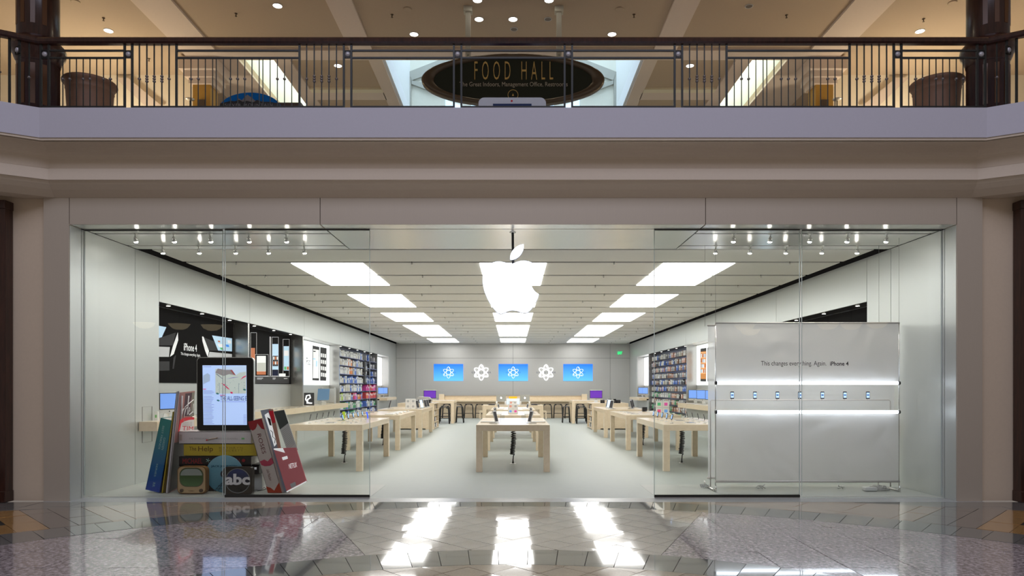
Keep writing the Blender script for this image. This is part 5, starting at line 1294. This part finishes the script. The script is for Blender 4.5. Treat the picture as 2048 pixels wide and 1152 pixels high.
mb = MB().m(flat('pale_teal', (0.35, 0.55, 0.55))); down_text(mb, 'BEST FRIENDS', P, 0.30, 0.45, 0.10, 0.42); down_text(mb, 'GARDEN', P, 0.55, 0.72, 0.25, 0.42); down_text(mb, 'SERIES', P, 0.40, 0.52, 0.62, 0.80); down_text(mb, 'RR', P, 0.42, 0.58, 0.88, 0.94); mb.build('lettering', t)
t, P = spine_book('giant_book', 'thin yellow giant book between the teal book and the magazine', [zd(*q) for q in ((372, 40), (392, 40), (262, 965), (241, 965))], 0.16, 10.78, flat('mustard', (0.50, 0.36, 0.04)))
t, P = spine_book('giant_magazine', 'giant glossy magazine with white script title leaning left of the book stack', [zd(*q) for q in ((412, -190), (440, -200), (316, 962), (289, 962))], 0.03, 10.76, flat('cool_white', (0.55, 0.50, 0.52)), cat='magazine')
# the magazine cover: seen very obliquely, it runs back beside the stack
cA, cB = W(357, 786, 10.79), W(335.5, 988, 10.79); cC = W(390, 782, 11.62); cN = (cB-cA).cross(cC-cA).normalized()
if cN.x < 0: cN = -cN
EY = Vector((0, 0, EYE))
def CV(x, y, off=0.0):
    d = (W(x, y, 10.0)-EY); base = cA + cN*off; k = (base-EY).dot(cN)/d.dot(cN); return EY + d*k
cD = cC + (cB-cA)
MB().m(flat('dusky_rose', (0.36, 0.15, 0.14))).prism([cA, cC, cD, cB], -cN*0.02).build('front_cover', t)
mb = MB(); PR = lambda m_, pts, o: mb.m(m_).prism([CV(*p, o) for p in pts], -cN*0.0008)
PR(flat('maroon', (0.05, 0.01, 0.03)), [(371, 787), (385, 785), (382, 800), (380, 832), (366, 832), (369, 806)], .002)
PR(flat('grey_brown', (0.20, 0.17, 0.14)), [(384, 785), (389, 784), (388, 832), (380, 833), (383, 805)], .002)
PR(flat('dark_wine', (0.02, 0.006, 0.008)), [(348, 886), (383, 880), (381, 960), (338, 985)], .002); mb.build('cover_picture', t)
mb = MB().m(flat('script_white', (0.80, 0.76, 0.78)))
S_ = lambda pts, r: mb.tube([CV(300+x*.0868, 770+y*.0868, .006) for x, y in pts], r, 6)
S_([(735, 250), (725, 500), (700, 790)], 0.016); S_([(700, 790), (760, 560), (790, 540), (775, 740)], 0.011); S_([(775, 740), (830, 530), (870, 520)], 0.010); S_([(890, 250), (870, 450), (850, 690)], 0.011)
S_([(795, 520), (880, 440), (1000, 340)], 0.008); S_([(850, 690), (930, 560), (910, 520), (880, 620), (900, 690), (980, 620)], 0.009); S_([(1000, 430), (985, 620), (1010, 640)], 0.008)
mb.build('script_title', t)
mb = MB(); Z8 = lambda pts: [(300+x*.0868, 770+y*.0868) for x, y in pts]
PR(flat('signal_red', (0.68, 0.01, 0.03)), Z8(((690, 810), (760, 770), (850, 745), (960, 738), (1020, 742), (1020, 1000), (1010, 1080), (650, 1080))), .004)
PR(flat('blush', (0.75, 0.68, 0.68)), Z8(((725, 880), (800, 835), (900, 805), (1020, 797), (1015, 1080), (680, 1080))), .007); mb.build('red_roundel', t)
mb = MB().m(flat('signal_red', (0, 0, 0))); a = CV(364, 861, .009); b = CV(386, 861, .009); mb.text('TIM', a, b-a, (cA-cB), (b-a).length, 9*K)
mb.m(flat('ink', (0, 0, 0)))
for k in range(4): a = CV(364, 849-3.0*k*0+2.4*k-3, .009); b = CV(384, 848+2.4*k-3, .009); mb.text('CONTEMPORARY NOTES', a, b-a, (cA-cB), (b-a).length, 1.3*K)
mb.build('lettering', t)
# stack of lying books
def lying_book(label, x0, x1, y0, y1, Y, depth, m_, pages=paper, name='giant_book'):
    a, b = W(x0, y1, Y), W(x1, y0, Y); zb_, zt2 = a.z, b.z
    t = thing(name, label, 'book', ((a.x+b.x)/2, Y, zb_))
    c = MB().m(m_).box(a.x, b.x, Y, Y+0.012, zb_, zt2).box(a.x, b.x, Y, Y+depth, zb_, zb_+0.006).box(a.x, b.x, Y, Y+depth, zt2-0.006, zt2); c.build('cover', t)
    MB().m(pages).box(a.x+0.008, b.x-0.008, Y+0.012, Y+depth-0.01, zb_+0.006, zt2-0.006).build('page_block', t); return t, a, b
Ys = 10.98
wb_ = flat('warm_white', (0.66, 0.60, 0.60)); yl = flat('ochre', (0.52, 0.38, 0.03)); bk = flat('soft_black', (0.02, 0.014, 0.014), 0.3)
t, a, b = lying_book('giant white book with match picture lying under the tablet', 358, 502, 863, 887.5, Ys, 0.42, wb_)
ks = Ys/F
mb = MB().m(flat('dim_grey', (0.35, 0.32, 0.31))); mb.text('THE TIPPING POINT', W(378, 879, Ys-.0015), XD, ZD, 40*ks, 3.2*ks); mb.text('MALCOLM GLADWELL', W(432, 879, Ys-.0015), XD, ZD, 44*ks, 3.2*ks); mb.build('lettering', t)
mb = MB().m(flat('match_wood', (0.42, 0.30, 0.20))).tube([W(414, 880, Ys-.006), W(435, 875.5, Ys-.006)], 0.007, 6).m(flat('signal_red', (0, 0, 0))).tube([W(412.5, 880.4, Ys-.006), W(415, 879.8, Ys-.006)], 0.010, 6); mb.build('match', t)
mb = MB().m(flat('leaf_green', (0, 0, 0))).prism([W(483, 875.5, Ys-.001), W(489, 875.5, Ys-.001), W(489, 879, Ys-.001), W(483, 879, Ys-.001)], (0, -.001, 0)).m(flat('tan_label', (0.48, 0.40, 0.36))).prism([W(359, 869, Ys-.001), W(364, 869, Ys-.001), W(364, 881, Ys-.001), W(359, 881, Ys-.001)], (0, -.001, 0)); mb.build('publisher_marks', t)
t, a, b = lying_book('giant yellow book reading The Help, second in the lying stack', 367.5, 513, 888, 912, Ys, 0.40, yl)
mb = MB().m(flat('deep_brown', (0.12, 0.05, 0.01))); mb.text('The', W(378.5, 901, Ys-.0015), XD, ZD, 14*ks, 7.5*ks); mb.text('Help', W(396.5, 905.5, Ys-.0015), XD, ZD, 29.5*ks, 13*ks)
mb.m(flat('olive_brown', (0.25, 0.16, 0.02))); mb.text('KATHRYN', W(438.5, 897.5, Ys-.0015), XD, ZD, 47*ks, 3.6*ks, 0, 0, 1.3); mb.text('STOCKETT', W(438.5, 903, Ys-.0015), XD, ZD, 47*ks, 3.6*ks, 0, 0, 1.3); mb.build('lettering', t)
t, a, b = lying_book('giant black book with red lettering, third in the lying stack', 358, 502, 913, 932, Ys, 0.40, bk)
mb = MB().m(flat('dull_red', (0.28, 0.015, 0.02))); mb.text('MICHAEL', W(365, 927.3, Ys-.0015), XD, ZD, 40*ks, 10.5*ks, 0, .01); mb.text('CRICHTON', W(431, 927.3, Ys-.0015), XD, ZD, 48*ks, 10.5*ks, 0, .01); mb.build('lettering', t)
mb = MB().m(flat('mint', (0.35, 0.6, 0.55))); c0 = W(416, 921, Ys-.003)
for k in range(5): an = k*math.pi*2/5; mb.tube([c0, c0+Vector((math.cos(an)*.035, 0, math.sin(an)*.035))], 0.004, 5)
mb.m(flat('dull_red', (0, 0, 0))).prism([W(487, 921, Ys-.001)+Vector((math.cos(k*math.pi/5)*.028, 0, math.sin(k*math.pi/5)*.028)) for k in range(10)], (0, -.002, 0)); mb.build('spine_marks', t)
t, a, b = lying_book('giant black box set, lowest of the stack behind the round disc', 360, 500, 932.5, 988, Ys+.02, 0.5, bk, bk, 'boxed_set')
t, a, b = lying_book('short black case poking out right of the stack behind the badge', 490, 518, 929, 947.5, Ys+.06, 0.45, bk, bk, 'disc_case')
a_, b_ = W(507.5, 939, Ys+.058), W(514.5, 934.5, Ys+.058); B(a_.x+.01, b_.x-.01, a_.y-.002, a_.y, a_.z, b_.z, sv).build('small_label', t)
t = thing('support_box', 'plain white support box under the right end of the stack', 'box', (W(510, 0, 11.3).x, 11.1, 0)); a_, b_ = W(500, 985, 11.12), W(524, 948.5, 11.12)
B(a_.x, b_.x, 11.12, 11.5, ZF, b_.z, paper).build('body', t)
# right leaning group
rose = flat('rose_cream', (0.52, 0.44, 0.40))
t, P = spine_book('giant_book', 'giant cream and red book reading ROSES leaning right of the stack', [zd(*q) for q in ((1228, 160), (1385, 122), (1615, 968), (1455, 968))], 0.50, 10.80, rose)
mb = MB().m(flat('petal_red', (0.30, 0.015, 0.02)))
def qp(pts, dy=-.002): return [on_quad(P, u, v)+Vector((0, dy, 0)) for u, v in pts]
mb.prism(qp([(0, 0), (1, 0), (1, .15), (.8, .13), (.62, .05), (.5, .09), (.35, .12), (.15, .13), (0, .10)]), (0, -.001, 0))
mb.m(flat('petal_orange', (0.34, 0.04, 0.015))).prism(qp([(0, .91), (.3, .93), (.5, .97), (.8, .9), (1, .86), (1, 1), (0, 1)]), (0, -.001, 0))
mb.m(flat('petal_pink', (0.42, 0.05, 0.09))).prism(qp([(.05, .56), (.4, .54), (.6, .57), (.95, .52), (1, .60), (.7, .63), (.3, .63), (.1, .61)]), (0, -.001, 0)); mb.build('petals', t)
mb = MB().m(flat('dark_maroon', (0.12, 0.02, 0.02))); down_text(mb, 'ROSES', P, 0.38, 0.66, 0.19, 0.46); down_text(mb, 'Leila Meacham', P, 0.35, 0.55, 0.68, 0.83); mb.build('lettering', t)
Ym = 10.83
def board(name, label, quad, Y, th, m_, cat, tagme=True):
    P = [W(*q, Y) for q in quad]; lo = min(p.z for p in P)
    if tagme: P = [p+Vector((0, 0, ZF+.001-lo)) for p in P]
    c = sum(P, Vector())/4; t = thing(name, label, cat, (c.x, Y, ZF)); MB().m(m_).prism(P, (0, th, 0)).build('cover', t); return t, P
t, P = board('giant_magazine', 'giant magazine with grey and white cover behind the red envelope', [zd(*q) for q in ((1370, 45), (1480, 25), (1700, 972), (1632, 972))], Ym+.06, 0.03, flat('blue_grey', (0.30, 0.33, 0.40)), 'magazine')
mb = MB().m(flat('white', (0, 0, 0)))
mb.prism(qp([(.3, .06), (.75, .04), (.9, .2), (.8, .42), (.45, .45)], -.002), (0, -.001, 0)); mb.m(flat('ink', (0, 0, 0))).prism(qp([(.5, .09), (.8, .12), (.75, .2), (.55, .19)], -.004), (0, -.001, 0))
mb.tube(qp([(.5, .25), (.7, .28), (.55, .33), (.8, .36), (.6, .41)], -.006), .005, 5); mb.build('cover_picture', t)
t, P = board('giant_magazine', 'narrow giant booklet with red and flesh coloured cover beside the rolled paper', [zd(*q) for q in ((1460, 18), (1512, 18), (1706, 960), (1690, 962))], Ym+.04, 0.015, flat('flesh', (0.45, 0.24, 0.18)), 'magazine')
MB().m(flat('signal_red', (0, 0, 0))).prism(qp([(0, .02), (1, .02), (1, .16), (.2, .17)]), (0, -.001, 0)).build('cover_picture', t)
t, P = board('red_envelope', 'giant pinkish red paper mailer with white lettering at the right of the display', [zd(*q) for q in ((1518, 470), (1775, 462), (1898, 850), (1672, 972))], Ym, 0.02, flat('mailer_red', (0.66, 0.19, 0.21)), 'envelope')
mb = MB().m(flat('white', (0, 0, 0))); mb.prism(qp([(.02, 0), (.42, 0), (.45, .12), (.0, .03)]), (0, -.001, 0)); mb.prism(qp([(.25, .22), (.50, .2), (.5, .27), (.26, .29)]), (0, -.001, 0)); mb.prism(qp([(.0, .97), (1, .97), (1, 1), (0, 1)]), (0, -.001, 0))
mb.m(flat('grey_code', (0.45, 0.42, 0.43))).prism(qp([(.25, .86), (.5, .86), (.5, .96), (.25, .96)]), (0, -.002, 0)); mb.build('printed_marks', t)
mb = MB().m(flat('white', (0, 0, 0))); q0 = on_quad(P, .42, .52)+Vector((0, -.003, 0)); mb.text('NETFLIX', q0, (1, 0, 0.24), (-0.15, 0, 1), 0.125, 0.075, 0, .01); mb.build('lettering', t)
t = thing('rolled_newspaper', 'grey folded newspaper with dark photo sticking out of the red mailer', 'newspaper', W(578, 890, Ym+.03)); Pq = [W(*zd(*q), Ym+.022) for q in ((1518, 15), (1640, -5), (1795, 455), (1690, 510))]; P = Pq
MB().m(flat('newsprint', (0.58, 0.57, 0.54))).prism(P, (0, 0.016, 0)).build('sheet', t)
mb = MB().m(flat('photo_grey', (0.06, 0.07, 0.065))).prism(qp([(.02, .01), (.98, .01), (.98, .33), (.02, .42)]), (0, -.001, 0)).m(flat('dim_grey', (0, 0, 0)))
for k in range(12): mb.prism(qp([(.12, .47+.038*k), (.9, .40+.038*k), (.9, .408+.038*k), (.12, .478+.038*k)]), (0, -.001, 0))
mb.build('printed_columns', t)
# rounded icons and disc
def rrect(cx, cz, w, h, r, Y, n=6):
    pts = []
    for k, (sx, sz) in enumerate(((1, 1), (-1, 1), (-1, -1), (1, -1))):
        for i in range(n+1):
            a = (k+i/n)*math.pi/2; pts.append(Vector((cx+sx*(w/2-r)+r*math.cos(a), Y, cz+sz*(h/2-r)+r*math.sin(a))))
    return pts
Yi = 10.68; c = W(383, 964, Yi); w = 58*Yi/F
t = thing('television_icon', 'tan rounded retro television icon with green screen at the front left', 'ornament', (c.x, Yi, ZF))
c.z = ZF+0.001+w/2*0.95
MB().m(flat('brown_edge', (0.22, 0.11, 0.04))).prism(rrect(c.x, c.z, w, w*.95, .07, Yi+.012), (0, .10, 0)).build('back_shell', t)
MB().m(flat('tan_shell', (0.52, 0.36, 0.20))).prism(rrect(c.x, c.z+.002, w*.93, w*.89, .06, Yi), (0, .02, 0)).build('front_shell', t)
MB().m(flat('bezel_dark', (0.16, 0.12, 0.08))).prism(rrect(c.x, c.z+.045, w*.83, w*.66, .11, Yi-.003), (0, .003, 0)).build('bezel', t)
tvm = gradient_mat('tv_green_gradient', (0.05, 0.12, 0.03), (0.10, 0.19, 0.08), c.z-.1, c.z+.05, .15)
s_ = MB().m(gradient_mat('tv_green', (0.10, 0.19, 0.07), (0.045, 0.10, 0.03), c.z-.10-ZF, c.z+.05-ZF, .15)).prism(rrect(c.x, c.z+.045, w*.79, w*.62, .105, Yi-.006), (0, .003, 0)).build('tube_face', t)
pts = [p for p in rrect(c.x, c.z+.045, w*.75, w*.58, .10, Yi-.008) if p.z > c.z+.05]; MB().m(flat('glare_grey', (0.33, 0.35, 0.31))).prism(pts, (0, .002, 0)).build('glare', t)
for sx in (-1, 1):
    p = Vector((c.x+sx*w*.335, Yi-.001, c.z-w*.355)); MB().m(flat('knob_dark', (0.10, 0.07, 0.05), 0.25)).tube([p, p+Vector((0, -.012, 0)), p+Vector((0, -.016, 0))], [.028, .028, .020], 16).build('knob', t)
mb = MB().m(flat('knob_dark', (0, 0, 0)))
for k in range(9): x = c.x+(k-4)*.011; h = .016-.0025*abs(k-4); mb.box(x-.0025, x+.0025, Yi-.003, Yi, c.z-w*.37-h/2, c.z-w*.37+h/2)
mb.build('speaker_slots', t)
Yd = 10.80; c = W(449, 953.5, Yd); r = 37.5*Yd/F; c.z = ZF+r+.002
t = thing('giant_disc', 'giant pale blue compact disc leaning behind the round badge', 'disc', (c.x, Yd, ZF))
def disc(cc, r0, r1, Y, th, m_, n=48):
    mb = MB().m(m_); rings = []
    for rr_, y in ((r0, Y), (r1, Y), (r1, Y+th), (r0, Y+th)): rings.append([mb.bm.verts.new((cc.x+rr_*math.cos(2*math.pi*k/n), y, cc.z+rr_*math.sin(2*math.pi*k/n))) for k in range(n)])
    for i in range(4):
        a, b = rings[i], rings[(i+1) % 4]
        for k in range(n): mb.bm.faces.new([a[k], a[(k+1) % n], b[(k+1) % n], b[k]])
    return mb
disc(c, .035, r, Yd, .014, gradient_mat('disc_blue', (0.03, 0.17, 0.24), (0.22, 0.45, 0.55), c.z-r-ZF, c.z+r-ZF, .3)).build('disc_plate', t)
disc(c, .036, .062, Yd-.002, .002, flat('dark_grey', (0, 0, 0))).build('hub_ring', t); disc(c, .028, .036, Yd-.001, .015, silver).build('hub', t)
mb = MB().m(flat('ink_blue', (0.015, 0.06, 0.10))); mb.text('JACK JOHNSON', W(422, 941, Yd-.002)+Vector((0, 0, c.z-W(449, 953.5, Yd).z)), XD, ZD, 52*Yd/F, 5*Yd/F, 0, .01)
for p, q in (((.02, -.28), (.10, -.13)), ((-.05, -.28), (.10, -.13)), ((.1, -.13), (.16, -.2)), ((.0, -.24), (.12, -.24)), ((.02, -.19), (.12, -.19))): mb.tube([c+Vector((p[0]-.12, -.003, p[1]+.01)), c+Vector((q[0]-.12, -.003, q[1]+.01))], .004, 5)
mb.build('disc_print', t)
Yi = 10.62; c = W(475.5, 963.5, Yi); w = 57*Yi/F; c.z = ZF+.001+w*.97/2
t = thing('badge_icon', 'black rounded square badge reading abc in white letters', 'ornament', (c.x, Yi, ZF))
MB().m(flat('charcoal_shell', (0.055, 0.045, 0.035), 0.3)).prism(rrect(c.x, c.z, w, w*.97, .045, Yi), (0, .10, 0)).build('shell', t)
cc = Vector((c.x, 0, c.z)); disc(cc, .178, .190, Yi-.004, .004, flat('ring_grey', (0.22, 0.22, 0.22), .25)).build('ring', t)
MB().m(gradient_mat('badge_sheen', (0.02, 0.018, 0.016), (0.035, 0.05, 0.16), c.z-.05-ZF, c.z+.18-ZF, .15)).prism([Vector((c.x+.176*math.cos(k*math.pi/20), Yi-.002, c.z+.176*math.sin(k*math.pi/20))) for k in range(40)], (0, .002, 0)).build('round_face', t)
MB().m(flat('letter_white', (0.80, 0.76, 0.76))).text('abc', (c.x-.188, Yi-.004, c.z-.062), XD, ZD, .376, .17, .012, .035).build('lettering', t)
# giant tablet
Yt = 10.93; a, b = W(388, 859.5, Yt), W(503, 714, Yt); zt0 = EYE+(CY-862.3)*Ys/F
t = thing('giant_tablet', 'giant black tablet with silver rim showing a lit page, standing on the book stack', 'tablet', ((a.x+b.x)/2, Yt, W(0, 863, Ys).z))
base_z = W(0, 863, Ys).z + .001; cxm = (a.x+b.x)/2; hh = b.z-base_z; czm = base_z+hh/2; ww = b.x-a.x; Yt = 11.02
MB().m(silver).prism(rrect(cxm, czm, ww, hh, .06, Yt+.008), (0, .05, 0)).build('rim', t)
gb = MB().m(flat('gloss_black', (0.0015, 0.0015, 0.002), 0.1, 0, 0.3)).prism(rrect(cxm, czm, ww-.018, hh-.018, .055, Yt), (0, .009, 0)).build('bezel', t)
def T(x, y): # photo point on the tablet face
    u = (x-388)/115; v = (y-714)/145.5; return Vector((cxm-ww/2+u*ww, 0, czm+hh/2-v*hh))
def tp(pts, k, mt, mb): return mb.m(mt).prism([T(*p)+Vector((0, Yt-.001-.0006*k, 0)) for p in pts], (0, -.0005, 0))
z4 = lambda pts: [(380+x*.14752, 700+y*.14752) for x, y in pts]
E = lambda n, c, s: flat(n, c, .2, s)
mb = MB(); tp(z4([(135, 203), (735, 203), (743, 997), (148, 997)]), 0, E('page_blue', (0.42, 0.55, 0.88), 0.85), mb)
tp(z4([(310, 240), (735, 205), (735, 580), (310, 580)]), 1, E('page_sky', (0.50, 0.62, 0.82), .7), mb)
tp(z4([(310, 250), (440, 262), (520, 262), (590, 335), (640, 300), (732, 285), (732, 580), (314, 580)]), 2, E('land', (0.48, 0.53, 0.50), .7), mb)
tp(z4([(310, 300), (345, 245), (440, 262), (515, 262), (540, 262), (590, 335), (500, 320), (420, 345), (370, 325)]), 3, E('ridge', (0.30, 0.27, 0.28), .5), mb)
tp(z4([(512, 262), (540, 262), (592, 335), (560, 325)]), 4, E('red_slope', (0.35, 0.10, 0.10), .5), mb)
tp(z4([(390, 440), (430, 452), (490, 505), (510, 528), (480, 515), (430, 472)]), 4, E('crimson', (0.65, 0.03, 0.12), .6), mb)
tp(z4([(650, 398), (690, 355), (732, 338), (732, 350), (690, 372)]), 4, E('crimson', (0, 0, 0), .6), mb)
tp(z4([(512, 555), (545, 557), (550, 580), (525, 578)]), 4, E('crimson', (0, 0, 0), .6), mb)
tp(z4([(455, 385), (560, 362), (640, 358), (560, 370)]), 4, E('violet', (0.22, 0.15, 0.45), .6), mb)
tp(z4([(310, 310), (340, 320), (410, 378), (405, 382), (335, 330)]), 4, E('slate', (0.16, 0.18, 0.24), .6), mb)
for x in (365, 628): tp(z4([(x, 440), (x+7, 440), (x+7, 575), (x, 575)]), 4, E('slate_light', (0.30, 0.36, 0.40), .6), mb)
rr = random.Random(5)
for k in range(26):
    x, y = rr.uniform(330, 715), rr.uniform(400, 530); s = rr.uniform(4, 10); tp(z4([(x, y), (x+s*1.6, y+s*.3), (x+s*.9, y+s)]), 4, E('dark_teal', (0.05, 0.20, 0.20), .5), mb)
for x, y in ((320, 570), (330, 662), (690, 518)): tp(z4([(x, y), (x+22, y-4), (x+45, y+12), (x+30, y+22), (x+5, y+16)]), 4, E('dark_teal', (0, 0, 0), .5), mb)
tp(z4([(145, 340), (205, 305), (240, 330), (238, 410), (145, 455)]), 3, E('grey_object', (0.35, 0.44, 0.60), .7), mb)
mb.m(E('navy_ink', (0.03, 0.05, 0.20), .4)).text('THE ALL-SEEING E', T(436.2, 799)+Vector((0, Yt-.005, 0)), XD, ZD, (489-436.2)/115*ww, 8.6/145.5*hh, 0, .008)
li = E('line_ink', (0.28, 0.34, 0.56), .6)
for k in range(5): tp(z4([(380, 683+2.5*k*0), (725, 683), (725, 690), (380, 690)]), 5, li, mb)
for k in range(25):
    y = 540+k*18.2
    if 580 < y < 610 or y > 985: continue
    tp(z4([(150, y), (rr.uniform(255, 300), y), (rr.uniform(255, 300), y+7), (150, y+7)]), 4, li, mb)
for k in range(7): tp(z4([(695, 862+18*k), (738, 862+18*k), (738, 868+18*k), (695, 868+18*k)]), 4, li, mb)
tp(z4([(145, 515), (185, 515), (185, 524), (145, 524)]), 4, E('crimson', (0, 0, 0), .6), mb); tp(z4([(375, 597), (440, 597), (440, 605), (375, 605)]), 4, E('crimson', (0, 0, 0), .6), mb)
tp(z4([(145, 218), (255, 218), (255, 225), (145, 225)]), 4, li, mb)
mb.build('lit_screen', gb)
p = T(445.5, 855)+Vector((0, Yt-.002, 0)); MB().m(gr).prism(rrect(p.x, p.z, .035, .035, .010, Yt-.003), (0, .003, 0)).build('home_button', gb)
o = MB().m(black).tube([(W(524, 960, 11.1).x, 11.1, .02), (W(529, 0, 11.05).x, 11.05, .06), (W(533, 0, 11.0).x, 11.0, .04), (W(526, 0, 10.95).x, 10.95, .03), (W(515, 0, 10.95).x, 10.95, .015)], .004, 6).build('thin_cable'); tag(o, 'thin black cable on the floor behind the ROSES book', 'cable')

# ================================================================== BOWL LAMPS OF THE MALL (seen mirrored in the shop glass)
bowl = mat('alabaster_bowl', (0.80, 0.68, 0.48), 0.5, emit=(1.0, 0.80, 0.50), es=2.2)
bl = thing('bowl_lamp', 'x', 'lamp', O0)
MB().m(bowl).lathe([(0.02, -0.22), (0.18, -0.20), (0.33, -0.12), (0.42, 0.0), (0.44, 0.03), (0.40, 0.02), (0.30, -0.10), (0.02, -0.18)], O0, 28).build('bowl', bl)
MB().m(iron).tube([(0, 0, -0.25), (0, 0, 1.6)], 0.012, 8).build('rod', bl)
BL = Proto(bl)
for i, (x, y, z) in enumerate(((-15.8, -9.2, 4.35), (-14.3, -9.2, 4.3), (-12.9, -9.2, 4.25), (9.9, -9.2, 4.25), (10.6, -10.6, 4.15), (13.5, -9.2, 4.3), (14.5, -9.2, 4.3), (15.6, -9.2, 4.35), (8.1, -9.2, 3.5))):
    BL.put((x, y, z), 'alabaster bowl lamp behind the viewer, mirrored in the shop glass, %s from the left' % ORD[i], 'mirrored bowl lamps')
